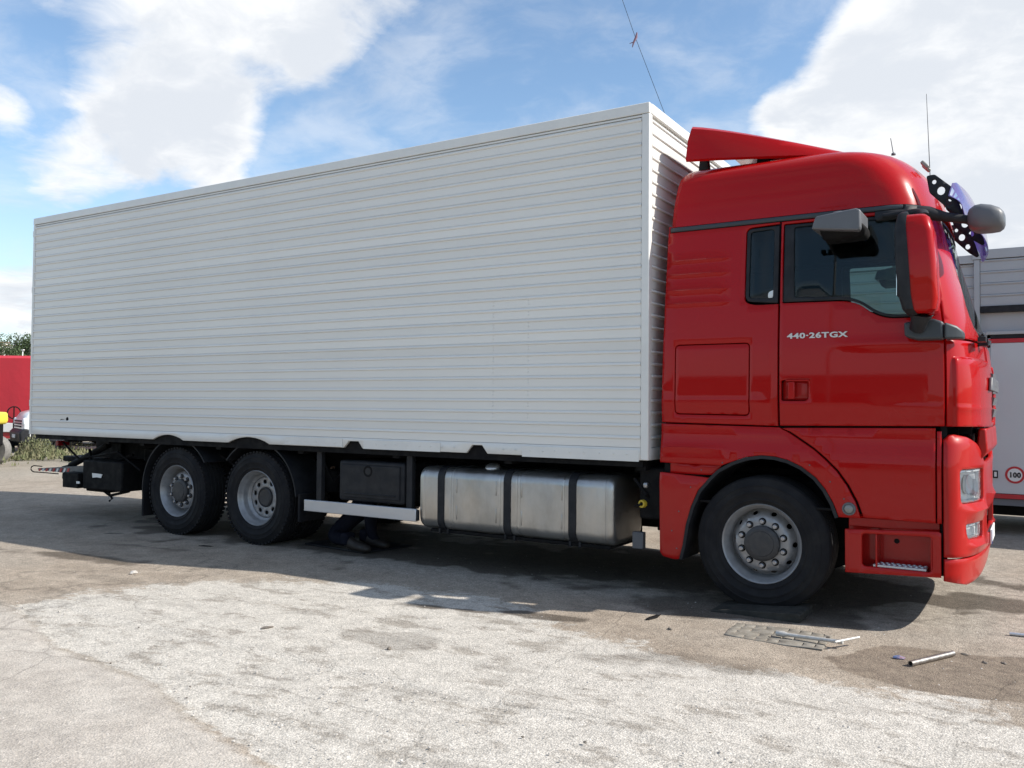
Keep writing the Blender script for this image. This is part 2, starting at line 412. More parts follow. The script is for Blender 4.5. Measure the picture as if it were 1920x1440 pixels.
def make_ground():
    # one sheet: fine cells near the camera growing towards the horizon
    def axis(fine0, fine1, step, far):
        a = list(np.arange(fine0, fine1+step/2, step)); s = step
        lo = [fine0]; hi = [a[-1]]
        while lo[-1] > -far: s *= 1.22; lo.append(lo[-1]-s)
        s = step
        while hi[-1] < far: s *= 1.22; hi.append(hi[-1]+s)
        return np.array(lo[::-1][:-1]+a+hi[1:])
    xs = axis(-8.5, 3.2, .045, 900.); ys = axis(-6.6, 1.0, .045, 900.)
    X, Y = np.meshgrid(xs, ys)
    D = np.hypot(X+2, Y+2)
    Z = heightf(X, Y)*np.clip(1.3-D/40, 0, 1)
    l = sdf_poly(X, Y, LIME); n = (vnoise(X*1.3+40, Y*1.3+40, 11, 4)-.5)
    lime = sst(l+n*.9*np.where(Y > -3.9, 1, .1), -.42*np.where(Y > -3.9, 1, .25), .48*np.where(Y > -3.9, 1, .3))
    Z -= lime*.012*np.where(Y < -4, 1, .2)          # the rough patch is worn a little below the smooth slab
    sl = sdf_poly(X, Y, SAND); sand = sst(sl+n*.3, -.07, .07)
    # slab in the lower left corner of the picture
    slab = sst(-(l), .0, .03)*sst(-Y, 4.1, 4.4)*sst(-X, -.6, -.4)
    # oily / damp stains, those under the truck doubling as painted shade (x, y, rx, ry, strength)
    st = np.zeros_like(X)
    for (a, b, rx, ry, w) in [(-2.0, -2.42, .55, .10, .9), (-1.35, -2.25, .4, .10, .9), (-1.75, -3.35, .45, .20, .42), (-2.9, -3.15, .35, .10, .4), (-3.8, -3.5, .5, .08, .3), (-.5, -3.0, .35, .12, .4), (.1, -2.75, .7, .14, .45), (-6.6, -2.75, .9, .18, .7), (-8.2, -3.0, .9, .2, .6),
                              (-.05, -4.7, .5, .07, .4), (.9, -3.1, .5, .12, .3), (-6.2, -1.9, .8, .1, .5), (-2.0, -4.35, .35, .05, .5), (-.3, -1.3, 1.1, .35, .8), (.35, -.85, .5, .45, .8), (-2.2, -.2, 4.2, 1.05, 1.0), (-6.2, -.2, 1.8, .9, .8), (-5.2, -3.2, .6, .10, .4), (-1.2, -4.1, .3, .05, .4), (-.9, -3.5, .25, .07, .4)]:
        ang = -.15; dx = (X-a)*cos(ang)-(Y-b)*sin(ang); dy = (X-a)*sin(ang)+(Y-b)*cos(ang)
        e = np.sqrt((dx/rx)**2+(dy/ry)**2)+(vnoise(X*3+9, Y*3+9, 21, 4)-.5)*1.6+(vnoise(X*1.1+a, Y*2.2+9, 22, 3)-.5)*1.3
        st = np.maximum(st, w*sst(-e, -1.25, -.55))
    dirt = sst(vnoise(X*.35+30, Y*.5+30, 31, 4), .38, .66)
    far = sst(D, 9, 22)
    nx, ny = X.shape[1], X.shape[0]
    V = np.stack([X.ravel(), Y.ravel(), Z.ravel()], 1)
    i = np.arange(ny-1)[:, None]*nx+np.arange(nx-1)[None, :]
    F = np.stack([i, i+1, i+nx+1, i+nx], -1).reshape(-1, 4)
    me = bpy.data.meshes.new('ground'); me.from_pydata(V.tolist(), [], F.tolist()); me.update()
    me.polygons.foreach_set('use_smooth', [True]*len(me.polygons))
    for nm, arr in (('lime', lime), ('sand', sand), ('stain_shade', st), ('slab', slab), ('dirt', dirt), ('far', far)):
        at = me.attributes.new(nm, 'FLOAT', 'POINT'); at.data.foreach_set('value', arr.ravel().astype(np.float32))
    mt = bpy.data.materials.new('yard_ground'); mt.use_nodes = True; T = NT(mt.node_tree); b = T.n['Principled BSDF']
    A = lambda nm: T.node('ShaderNodeAttribute', attribute_name=nm).outputs['Fac']
    tc = T.node('ShaderNodeTexCoord').outputs['Object']
    fine = T.noise(tc, 160., 3., .6); grit = T.noise(tc, 62., 5., .65); mid = T.noise(tc, 13., 6., .62); big = T.noise(tc, 2.2, 6., .6); streak = T.noise(T.vmath('MULTIPLY', tc, (1, 1.9, 1)), 2.6, 10., .72)
    brown = T.mix(T.smooth(big, .35, .68), (.36, .305, .245), (.275, .228, .18))
    grey = T.mix(T.smooth(mid, .35, .7), (.37, .328, .275), (.285, .25, .21))
    col = T.mix(A('dirt'), grey, brown)
    limec = T.mix(T.smooth(T.math('ADD', streak, T.math('MULTIPLY', T.math('SUBTRACT', big, .5), .35)), .50, .64), (.50, .468, .418), (.325, .295, .255))
    lm = T.smooth(T.math('ADD', A('lime'), T.math('ADD', T.math('MULTIPLY', T.math('SUBTRACT', mid, .5), 1.2), T.math('MULTIPLY', T.math('SUBTRACT', streak, .5), -1.1))), .32, .68)
    col = T.mix(lm, col, limec)
    slabc = T.mix(T.smooth(big, .3, .7), (.47, .43, .38), (.40, .36, .315)); slabc = T.mix(T.math('MULTIPLY', T.smooth(mid, .45, .75), .5), slabc, (.33, .30, .27))
    col = T.mix(A('slab'), col, slabc)
    sandc = T.mix(T.smooth(mid, .3, .7), (.235, .19, .145), (.17, .135, .105))
    sm = T.smooth(T.math('ADD', A('sand'), T.math('MULTIPLY', T.math('SUBTRACT', mid, .5), .6)), .35, .6)
    col = T.mix(sm, col, sandc)
    stm = T.smooth(T.math('ADD', A('stain_shade'), T.math('MULTIPLY', T.math('SUBTRACT', grit, .5), .6)), .15, .8)
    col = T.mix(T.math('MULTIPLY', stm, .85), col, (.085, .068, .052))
    farc = T.mix(T.smooth(T.noise(tc, .35, 5.), .4, .62), (.36, .32, .26), (.27, .24, .19))
    col = T.mix(A('far'), col, farc)
    # individual grains: cells of slightly different tone, dark pits between them
    vor = T.node('ShaderNodeTexVoronoi', i_Vector=tc, i_Scale=95.); vor2 = T.node('ShaderNodeTexVoronoi', i_Vector=tc, i_Scale=230.)
    sepc = T.node('ShaderNodeSeparateColor', i_0=vor.outputs['Color']); sepd = T.node('ShaderNodeSeparateColor', i_0=vor2.outputs['Color'])
    gr = T.math('ADD', T.math('MULTIPLY', T.math('SUBTRACT', sepc.outputs[0], .5), .32), T.math('MULTIPLY', T.math('SUBTRACT', sepd.outputs[0], .5), .26))
    amt = T.math('SUBTRACT', 1.0, T.math('MULTIPLY', T.math('ADD', A('slab'), sm, ), .45), clamp=True)
    gr = T.math('MULTIPLY', gr, amt)
    pit = T.smooth(vor.outputs['Distance'], .42, .72, 0., .22)
    pit = T.math('MULTIPLY', pit, amt)
    fac = T.math('SUBTRACT', T.math('ADD', 1.0, gr), pit)
    fac = T.math('MULTIPLY', fac, T.math('MULTIPLY', T.smooth(grit, .25, .75, .84, 1.16), T.smooth(T.noise(tc, 7., 8., .7), .3, .7, .86, 1.12)))
    # hairline cracks
    ck = T.node('ShaderNodeTexVoronoi', feature='DISTANCE_TO_EDGE', i_Vector=T.vmath('ADD', tc, T.vmath('SCALE', T.node('ShaderNodeTexNoise', i_Vector=tc, i_Scale=1.1, i_Detail=6.).outputs['Color'], .55)), i_Scale=.36)
    ckm = T.smooth(ck.outputs['Distance'], .0, .004, .26, 0.)
    fac = T.math('MULTIPLY', fac, T.math('SUBTRACT', 1., ckm))
    cv = T.vmath('SCALE', col, fac)
    T.l.new(cv, b.inputs['Base Color']); b.inputs['Roughness'].default_value = .93; b.inputs['Specular IOR Level'].default_value = .25
    hgt = T.math('ADD', T.math('MULTIPLY', grit, .5), T.math('ADD', T.math('MULTIPLY', mid, .7), T.math('MULTIPLY', vor.outputs['Distance'], -.35)))
    T.l.new(T.node('ShaderNodeBump', i_Height=hgt, i_Strength=.75, i_Distance=.012).outputs[0], b.inputs['Normal'])
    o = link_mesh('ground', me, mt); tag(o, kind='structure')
    return o
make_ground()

def gz(x, y):
    l = 0.
    return float(heightf(np.array([x]), np.array([y]))[0])

# pebbles and grit: nobody could count them
def pebbles(name, n, mat, szf, region, ico=1, seed=3):
    r = np.random.default_rng(seed); base = []
    bm = bmesh.new(); bmesh.ops.create_icosphere(bm, subdivisions=1, radius=1); bv = np.array([v.co[:] for v in bm.verts]); bf = np.array([[v.index for v in f.verts] for f in bm.faces]); bm.free()
    V = []; F = []
    for k in range(n):
        x, y = region(r); s = szf(r)
        M = r.normal(size=(3, 3)); q, _ = np.linalg.qr(M); sc = np.array([1, r.uniform(.6, 1), r.uniform(.35, .7)])*s
        v = bv*(1+r.uniform(-.22, .22, (len(bv), 1)))*sc
        a = r.uniform(0, 6.28); R = np.array([[cos(a), -sin(a), 0], [sin(a), cos(a), 0], [0, 0, 1]]); v = v@R.T
        v += (x, y, gz(x, y)+s*.22-.004); F.append(bf+len(V)*len(bv)); V.append(v)
    me = bpy.data.meshes.new(name); me.from_pydata(np.concatenate(V).tolist(), [], np.concatenate(F).tolist()); me.update()
    o = link_mesh(name, me, mat); return o
STONE = principled('pale_stone', (.56, .53, .49), .9, noise=(30, .8, (.26, .235, .21)), spec=.2)
STOND = principled('dark_stone', (.13, .115, .10), .9, noise=(30, .8, (.22, .19, .16)), spec=.2)
def reg_all(r):
    d = r.uniform(1.9, 9)**1; a = YAW+r.uniform(-.62, .62)
    return CAM.x+sin(a)*d, CAM.y+cos(a)*d
tag(pebbles('gravel', 5200, STONE, lambda r: .003+.006*r.random()**2.5, reg_all), 'loose pale gravel scattered over the whole yard', 'gravel', kind='stuff')
tag(pebbles('grit', 650, STOND, lambda r: .002+.007*r.random()**4, reg_all, seed=8), 'dark crumbs of dirt scattered over the pale yard', 'grit', kind='stuff')

# ------------------------------------------------------------------ the truck
truck = thing('box_truck', 'red high-roof three-axle truck with a long silver-white ribbed cargo box', 'truck')

def lerp_tab(tab, z):
    if z <= tab[0][0]: return tab[0][1]
    for (a, va), (b, vb) in zip(tab, tab[1:]):
        if z <= b: return va+(vb-va)*(z-a)/(b-a)
    return tab[-1][1]
def stab(tab, z, h=.03): return sum(lerp_tab(tab, z+h*k) for k in (-1, -.5, 0, .5, 1))/5
WT = [(.3, 1.215), (.6, 1.225), (1.0, 1.235), (1.16, 1.24), (1.3, 1.215), (1.36, 1.205), (1.42, 1.212), (1.6, 1.228), (2.0, 1.218), (2.4, 1.19), (3.0, 1.135), (3.1, 1.13), (3.22, 1.118), (3.27, 1.10), (3.40, 1.075), (3.47, 1.045), (3.525, .985), (3.565, .88), (3.6, .62), (3.62, .2)]
XF = [(.3, 1.43), (.5, 1.47), (1.1, 1.465), (1.4, 1.49), (1.75, 1.495), (2.0, 1.465), (2.17, 1.44), (2.5, 1.345), (2.8, 1.26), (3.1, 1.20), (3.28, 1.14), (3.38, 1.08), (3.46, 1.0), (3.52, .90), (3.56, .76), (3.59, .5), (3.62, .1)]
XS = [(.3, 1.20), (2.0, 1.16), (2.5, 1.03), (3.0, .86), (3.3, .72), (3.5, .45), (3.62, -.1)]
LN, NE = 1.42, 2.9
_nc = {}
def nose(z, s):
    key = round(z, 4)
    if key not in _nc:
        w = stab(WT, z); xf = stab(XF, z); xs = stab(XS, z); a = xf-xs; N = 64
        th = np.linspace(pi/2, 0, N+1); c = np.clip(np.cos(th), 0, 1)**(2/NE); sn = np.clip(np.sin(th), 0, 1)**(2/NE)
        P = np.stack([xs+a*c, -w*sn], 1); L = np.concatenate([[0], np.cumsum(np.hypot(*(P[1:]-P[:-1]).T))]); _nc[key] = (P, L/L[-1])
    P, L = _nc[key]
    return float(np.interp(s, L, P[:, 0])), float(np.interp(s, L, P[:, 1]))
def S0(u, z):
    xs = stab(XS, z)
    if u <= xs: return (u, -stab(WT, z))
    s = (u-xs)/LN
    if s <= 1: return nose(z, s)
    x, y = nose(z, max(2-s, 0)); return (x, -y)
def S(u, z, d=0.):
    x, y = S0(u, z)
    if d == 0.: return (x, y, z)
    x1, y1 = S0(u+.01, z); x2, y2 = S0(u-.01, z)
    tx, ty = x1-x2, y1-y2; L = hypot(tx, ty) or 1
    return (x+ty/L*d, y-tx/L*d, z)
def mapd(off=0., f=None):
    if f is None: return lambda u, z, d: S(u, z, d+off)
    return lambda u, z, d: S(u, z, d+off+f(u, z))
def gauss(x, s): return math.exp(-(x/s)**2)

cabparts = []
def cp(o): cabparts.append(o); return o

# rear quarter of the cab side with pressed ribs
RIBS = (2.75, 2.635, 2.505, 2.395)
def quarter_off(u, z):
    d = 0
    for r in RIBS: d += .011*max(0, 1-abs(z-r)/.016)*np.clip((u+.80)/.02, 0, 1)*np.clip((-.28-u)/.06, 0, 1)
    d += .006*max(0, 1-abs(z-1.60)/.03)*np.clip((.08-u)/.1, 0, 1)
    d -= .012*np.clip((u+.75)/-.07, 0, 1)
    return d
rows = [r+k for r in RIBS for k in (-.016, -.006, 0, .006, .016)]+[1.57, 1.6, 1.63]
qo = [(-.822, 1.432), (.122, 1.418), (.118, 2.355), (-.06, 2.355, .06), (-.143, 2.38, .05), (-.143, 2.97, .05), (.118, 2.98), (.118, 2.998), (-.80, 2.998)]
hatch = rounded([(-.70, 1.502), (-.096, 1.497), (-.096, 2.06), (-.70, 2.06)], .035)
cp(sheet('rear_side_panel', rounded(qo, .0), mapd(0, quarter_off), RED, truck, holes=[hatch], rows=rows, grid=.06, thick=.035, rim=.004, gap=.002))
lid = cp(sheet('locker_door', hatch, mapd(.001, quarter_off), RED, truck, rows=[1.57, 1.6, 1.63], grid=.06, thick=.02, rim=.004, gap=.005))
# the seams show the dark lining behind
cp(sheet('cab_lining', [(-.80, .80), (-.80, 3.0), (.16, 3.0), (.16, 2.37), (1.15, 2.2), (1.2, .80)], mapd(-.05), CHAS, truck, holes=[rounded([(-.13, 2.37), (.14, 2.37), (.14, 2.96), (-.13, 2.96)], .01), rounded([(-.56, .82), (.66, .82), (.62, 1.0), (.40, 1.15), (.12, 1.22), (-.12, 1.22), (-.40, 1.12)], .01)], grid=.15, thick=.01, rim=.001))
# lower quarter and wheel arch (one pressing), with the recess and flap behind the wheel
arch_hi = [(.560, .762), (.525, .86), (.47, .96), (.401, 1.045), (.30, 1.12), (.20, 1.165), (.10, 1.188), (0, 1.193), (-.116, 1.175), (-.23, 1.133), (-.34, 1.07), (-.412, 1.004)]
def low_off(u, z): return .006*max(0, 1-abs(z-1.235)/.012)*np.clip((-.25-u)/.2, 0, 1) - .010*np.clip((u+.76)/-.06, 0, 1)
cp(sheet('wheel_arch_panel', [(-.825, 1.425), (.128, 1.412), (.21, 1.368), (.30, 1.308), (.39, 1.249), (.47, 1.18), (.55, 1.10), (.62, .998), (.68, .88), (.716, .765)]+arch_hi[:-2]+[(-.31, 1.10), (-.825, 1.105)], mapd(.003, low_off), RED, truck, rows=[1.223, 1.235, 1.247], grid=.06, thick=.03, gap=.002))
cp(sheet('recess_panel', [(-.745, 1.02), (-.38, 1.02), (-.30, 1.12), (-.745, 1.12)], mapd(-.035), RED, truck, grid=.1, thick=.02))
cp(sheet('wheel_flap', rounded([(-.825, 1.028), (-.405, 1.0), (-.50, .90), (-.56, .76), (-.60, .60), (-.615, .45), (-.640, .338), (-.70, .33), (-.80, .345, .04), (-.825, .38)], .01), mapd(.004, lambda u, z: -.012*np.clip((z-.97)/.03, 0, 1)), REDP, truck, grid=.07, thick=.03))
# black wheel housing liner and lip
lip = MB(); prof = [(-.655, .34), (-.625, .46), (-.60, .62), (-.555, .77), (-.495, .90), (-.412, 1.0)]+arch_hi[::-1][1:]
def arcring(pts, yo, yi, t):
    r = []
    for i, p in enumerate(pts):
        a = Vector(pts[max(i-1, 0)]); b = Vector(pts[min(i+1, len(pts)-1)]); n = (b-a).normalized(); n = Vector((n.y, -n.x))
        q = Vector(p)-n*0.0; q2 = q+n*t
        r.append([(q.x, yo, q.y), (q2.x, yo, q2.y), (q2.x, yi, q2.y), (q.x, yi, q.y)])
    return r
lip.loft(arcring(prof, -1.235, -.75, .025)); cp(lip.build('wheel_housing', BLK, truck, smooth=40))

# door upper
DH = rounded([(.148, 2.36), (.60, 2.352, .05), (.70, 2.325, .05), (.80, 2.245, .05), (.90, 2.208, .05), (1.215, 2.205, .05), (1.15, 2.965, .04), (.148, 2.972)], .012)
HR = rounded([(.150, 1.615), (.345, 1.615, .03), (.345, 1.765, .03), (.150, 1.765)], .012)
def door_off(u, z): return .006*max(0, 1-abs(z-1.565)/.02)*np.clip((u-.75)/.3, 0, 1) + .006*max(0, 1-abs(z-2.025)/.02)*np.clip((u-.45)/.3, 0, 1)
door = cp(sheet('cab_door', [(.132, 1.42), (1.265, 1.437), (1.266, 2.05), (1.255, 2.20), (1.240, 2.41), (1.245, 2.915), (1.24, 2.998), (.125, 2.998), (.128, 2.0)], mapd(0, door_off), RED, truck, holes=[DH, HR], rows=[1.545, 1.565, 1.585, 2.005, 2.025, 2.045], grid=.055, thick=.04, rim=.004, gap=.003))
cp(sheet('door_lower_panel', [(.145, 1.405), (1.203, 1.428), (1.203, .765), (.732, .772), (.695, .88), (.635, .998), (.56, 1.105), (.475, 1.19), (.39, 1.26), (.30, 1.320), (.21, 1.378)], mapd(.004), RED, truck, grid=.055, thick=.03, gap=.002))
cp(sheet('door_edge_strip', [(1.209, .765), (1.243, .765), (1.243, 1.405), (1.209, 1.405)], mapd(.0), RED, truck, grid=.08, thick=.03, gap=.001))
cp(sheet('door_gap_seal', [(1.236, .40), (1.30, .40), (1.30, 2.05), (1.236, 2.05)], mapd(-.04), CHAS, truck, grid=.1, thick=.02))
# handle: red cup and pull bar
cp(sheet('door_handle_recess', HR, mapd(-.045), REDP, door, grid=.08, thick=.01))
def parent_part(o, p): o.parent = p; return o
hb = MB(); hb.box((.225, -1.228, 1.69), (.05, .028, .13)); cp(hb.build('door_handle', REDP, door, bevel=.008))
hb = MB(); hb.box((.268, -1.234, 1.765), (.17, .014, .012)); cp(hb.build('handle_lip', REDP, door, bevel=.004))
# side glazing: black painted border and tinted panes
def ring_mat(name, outer, inner, off, mat, parent, thick=.012): return cp(sheet(name, outer, mapd(off), mat, parent, holes=[inner], grid=.08, thick=thick, rim=.002))
RW = rounded([(-.137, 2.385, .05), (.112, 2.362), (.112, 2.968), (-.137, 2.962, .04)], .01)
rwin = ring_mat('rear_side_window', RW, rounded([(-.112, 2.41), (.075, 2.395), (.075, 2.945), (-.112, 2.94)], .03), -.006, BLK, truck)
cp(sheet('window_pane', rounded([(-.118, 2.404), (.08, 2.39), (.08, 2.95), (-.118, 2.946)], .03), mapd(-.014), GLASS, rwin, grid=.12, thick=.004, rim=.001, back=True))
dg = inset(DH, .006)
gl_in = rounded([(.235, 2.395), (.61, 2.382, .05), (.715, 2.345, .05), (.815, 2.268, .05), (.905, 2.232, .05), (1.16, 2.232, .04), (1.11, 2.938, .03), (.222, 2.945, .03)], .02)
dwin = ring_mat('door_window', dg, gl_in, -.006, BLK, truck)
cp(sheet('window_pane', inset(gl_in, -.008), mapd(-.014), GLASS, dwin, grid=.12, thick=.004, rim=.001, back=True))
# rounded white sticker low in the rear pane
stk = sheet('pane_sticker', rounded([(.035, 2.405), (.098, 2.405), (.098, 2.475), (.035, 2.45, .03)], .012), mapd(-.0125), principled('sticker_white', (.62, .66, .66), .5), rwin, grid=.05, thick=.001, rim=.0004); cp(stk)

# A pillar, corner panels
cp(sheet('windscreen_pillar', [(1.274, 2.055), (1.95, 2.055), (1.90, 2.12), (1.76, 2.16), (1.70, 2.24), (1.685, 2.32), (1.70, 2.50), (1.672, 2.71), (1.60, 2.89), (1.56, 2.998), (1.25, 2.998), (1.252, 2.915), (1.248, 2.41), (1.263, 2.2)], mapd(0), RED, truck, grid=.05, thick=.04, gap=.002))
def corner_off(u, z):
    a = np.clip((u-1.318)/.022, 0, 1)*np.clip((2.30-u)/.03, 0, 1)*np.clip((1.925-z)/.022, 0, 1)
    return .020*a*a*(3-2*a)+.006*max(0, 1-abs(z-1.565)/.012)*np.clip((u-1.33)/.02, 0, 1)
cp(sheet('corner_panel', [(1.276, 1.437), (2.32, 1.425), (2.34, 1.72), (2.28, 1.86), (2.28, 2.045), (1.276, 2.045)], mapd(-.004, corner_off), RED, truck, rows=[1.905, 1.912, 1.92, 1.925, 1.55, 1.565, 1.58, 1.93], cols=[1.312, 1.318, 1.324, 1.332, 1.34], grid=.05, thick=.03, gap=.002))
# windscreen, cowl, wipers and the front panel
CW = 1.0
def usym(z): return stab(XS, z)+LN
ws = [(1.955, 2.08)]
wsl = [(1.76, 2.165), (1.704, 2.24), (1.689, 2.32), (1.704, 2.50), (1.676, 2.71), (1.604, 2.89), (1.57, 2.985)]
def mir_u(p): return (2*usym(p[1])-p[0], p[1])
wso = [(1.92, 2.12)]+wsl+[mir_u(q) for q in wsl[::-1]]+[mir_u((1.92, 2.12))]
wsh = cp(sheet('windscreen', wso, mapd(-.012), GLASS, truck, grid=.12, thick=.005, rim=.001, back=True)); cabparts.remove(wsh)
seal = sheet('windscreen_seal', inset(wso, -.002), mapd(-.008), BLK, wsh, holes=[inset(wso, .022)], grid=.1, thick=.012, rim=.001)
co = [(1.99, 2.05), (1.99, 2.11)]+[]
cowl = sheet('cowl_panel', [(1.985, 2.05), (1.935, 2.115), (2*usym(2.115)-1.935, 2.115), (2*usym(2.05)-1.985, 2.05)], mapd(-.006), BLK, truck, grid=.1, thick=.03)
fp = sheet('front_panel', [(2.345, 1.43), (2.285, 1.87), (2.285, 2.043), (2*usym(2.0)-2.285, 2.043), (2*usym(1.8)-2.285, 1.87), (2*usym(1.5)-2.345, 1.43)], mapd(.006), RED, truck, grid=.08, thick=.03,
           holes=[rounded([(2.40, 1.46), (2.40, 1.84), (2*usym(1.8)-2.40, 1.84), (2*usym(1.5)-2.40, 1.46)], .03)])
cl_ = 1.58
for k in range(4):
    z = 1.50+k*.092
    g = MB(); pts = [S(u, z, .018-.0*k) for u in np.linspace(2.335, 2*usym(z)-2.335, 15)]
    pts2 = [S(u, z+.06, .030) for u in np.linspace(2.335, 2*usym(z)-2.335, 15)]
    g.loft([[p, q, (q[0]-.03, q[1], q[2]+.008), (p[0]-.03, p[1], p[2]+.008)] for p, q in zip(pts, pts2)]); g.build('grille_slat', GRY, truck, smooth=40)
emb = MB(); emb.prism([(-.62, 1.70), (.62, 1.70), (.55, 1.80), (-.55, 1.80)], 1.50, 1.522, 'x')
emb.build('badge_bar', GRY, truck, bevel=.006)
gb = MB(); gb.span((1.25, -.85, 1.38), (1.40, .85, 1.90)); gb.build('radiator_panel', CHAS, truck)
ww = MB()
for y0 in (-.62, .1): 
    ww.tube([(1.47, y0, 2.07), (1.475, y0+.08, 2.10), (1.44, y0+.5, 2.16)], [.014, .012, .008]); ww.tube([(1.455, y0+.1, 2.12), (1.45, y0+.78, 2.165)], .008)
ww.box((1.47, -.66, 2.05), (.06, .07, .05)); ww.box((1.472, -.88, 2.055), (.05, .16, .03)); ww.build('windscreen_wiper', BLK, truck, smooth=40)
for y in (-.98, .98):
    hz_ = MB(); hz_.lathe([(0, 0), (.022, .002), (.028, .014), (.022, .03)], (1.475, y*1.02, 1.98), (1, 0, 0), 14)
# bumper with lamp openings
HL = rounded([(1.382, .905), (1.90, .895), (1.885, 1.135), (1.372, 1.14)], .035)
FG = rounded([(1.442, .70), (1.47, .655), (1.835, .637), (1.85, .755), (1.435, .76)], .02)
CEN = stab(XS, .9)+LN
half = [(1.252, .535), (1.252, 1.345), (1.30, 1.378), (1.345, 1.385), (1.482, 1.366), (1.62, 1.325), (1.742, 1.262), (1.90, 1.185), (2.05, 1.17)]
bo = half+[(2*CEN-u, z) for u, z in half[::-1]]
def bump_off(u, z):
    un_ = min(u, 2*CEN-u)
    d = .012*np.clip((un_-1.25)/.05, 0, 1)-.045*np.clip((z-1.30+.15*max(0, un_-1.5))/.09, 0, 1)**2
    d += .030*max(0, 1-abs(z-.845)/.05)*np.clip((un_-1.40)/.15, 0, 1)*np.clip((2.1-un_)/.2, 0, 1)
    d += .026*max(0, 1-abs(z-.60)/.045)*np.clip((un_-1.45)/.1, 0, 1)*np.clip((2.0-un_)/.2, 0, 1)
    return d
mirh = lambda h: [(2*CEN-u, z) for u, z in h[::-1]]
bump = sheet('bumper', bo, mapd(.004, bump_off), REDP, truck, holes=[HL, FG, mirh(HL), mirh(FG), rounded([(2.10, .62), (2.10, .80), (2*CEN-2.10, .80), (2*CEN-2.10, .62)], .02)], rows=[.585, .6, .615, .83, .845, .86, 1.31, 1.33, 1.35], grid=.05, thick=.035, gap=.002)
lo = [(1.252, .372), (1.252, .528), (2*CEN-1.252, .528), (2*CEN-1.252, .372), (2*CEN-1.5, .33), (1.5, .33)]
sheet('bumper_lip', lo, mapd(.008), REDP, truck, grid=.06, thick=.03, gap=.002)
bb = MB(); bb.span((1.15, -.90, .50), (1.32, .90, 1.42)); bb.build('bumper_core', CHAS, truck)
gf = MB(); gf.prism([(1.46, 1.20), (1.50, 1.26), (1.49, 1.42), (1.44, 1.42), (1.42, 1.2)], -.80, .80, 'y'); gf.build('front_flap', REDP, truck, bevel=.012)
for sgn, H, F_ in ((1, HL, FG), (-1, mirh(HL), mirh(FG))):
    hl = sheet('headlight', H, mapd(-.035), REFL, truck, grid=.05, thick=.01, rim=.002)
    sheet('lamp_glass', H, mapd(-.001), LENS, hl, grid=.06, thick=.004, rim=.002, gap=.003)
    sheet('lamp_bezel', inset(H, .003), mapd(-.004), REFL, hl, holes=[inset(H, .022)], grid=.05, thick=.03, rim=.002)
    for (uu, zz, rr) in ((1.55, 1.03, .062), (1.73, 1.0, .055)):
        u_ = uu if sgn > 0 else 2*CEN-uu; p = S(u_, zz, -.028); q = S(u_, zz, .0); ax = Vector(q)-Vector(p)
        lb = MB(); lb.lathe([(.012, -.03), (.02, -.015), (rr*.7, .0), (rr, .022), (rr+.006, .022), (rr+.006, .0)], p, ax, 24); lb.build('reflector_bowl', REFL, hl, smooth=50)
    fg = sheet('fog_light', F_, mapd(-.03), REFL, truck, grid=.05, thick=.01, rim=.002)
    sheet('lamp_glass', F_, mapd(-.003), LENS, fg, grid=.06, thick=.004, rim=.002, gap=.003)
    sheet('lamp_bezel', inset(F_, .002), mapd(-.004), REFL, fg, holes=[inset(F_, .018)], grid=.05, thick=.025, rim=.002)
npl = MB(); npl.box((1.492, 0, .58), (.012, .52, .11)); npl.build('number_plate', WHT, truck, bevel=.004)
nb = MB(); nb.box((1.499, -.235, .58), (.004, .045, .108)); nb.build('plate_band', principled('plate_blue', (.02, .04, .28), .4), truck)
# step
STP = [(.605, .368), (1.236, .395), (1.236, .70), (1.22, .712), (.605, .682)]
STH = rounded([(.72, .425), (1.178, .425), (1.178, .70, .0), (.72, .69, .0)], .03)
cp(sheet('step_panel', STP, mapd(.006), REDP, truck, holes=[rounded([(.72, .425), (1.178, .425), (1.178, .672), (.72, .66)], .03)], grid=.06, thick=.03))
sp = MB(); sp.span((.60, -1.05, .39), (1.22, -1.035, .78)); sp.box((.815, -1.13, .55), (.012, .17, .26)); sp.box((1.172, -1.13, .55), (.012, .17, .26))
cp(sp.build('step_well', REDP, truck, bevel=.004))
su = MB(); su.span((.62, -1.16, .70), (1.22, -1.10, .765)); su.span((.64, -1.13, .40), (1.2, -1.02, .41)); cp(su.build('step_riser', RED, truck, bevel=.004))
tr = MB(); tr.box((.965, -1.14, .434), (.345, .13, .016))
for k in range(9):
    for j in range(2): tr.lathe([(.013, 0), (.013, .008), (.008, .008), (.008, .0)], (.82+k*.036+j*.018, -1.165+j*.05, .441), (0, 0, 1), 10)
cp(tr.build('step_tread', ALR, truck, bevel=.002))
kh = MB(); kh.lathe([(0, -.001), (.018, -.001), (.018, .004), (0, .004)], (.93, -1.052, .60), (0, -1, 0), 16); cp(kh.build('step_keyhole', CHAS, truck))
# round side marker in the wheel arch
mk = MB(); mk.lathe([(.0, .016), (.02, .015), (.034, .008), (.036, .002)], S(.635, .83, .006), (0, -1, 0), 24)
cp(mk.build('side_marker', principled('clear_lens', (.20, .20, .185), .2, 0, .5), truck, smooth=50))
mk2 = MB(); mk2.lathe([(.036, -.01), (.036, .012), (.046, .010), (.048, -.004)], S(.635, .83, .006), (0, -1, 0), 24); cp(mk2.build('marker_ring', GRY, truck, smooth=50))
# small bolts along the arch
bl = MB()
for (u, z) in ((.505, 1.02), (.60, .90), (.36, 1.135), (-.30, 1.125), (-.47, 1.06), (-.56, .92), (-.66, .72), (-.72, .56), (-.68, .42)):
    p = S(u, z, .005); bl.lathe([(.0, .004), (.004, .003), (.006, .0)], p, (0, -1, 0), 8)
cp(bl.build('trim_bolt', GRY, truck, smooth=50))['kind'] = 'stuff'
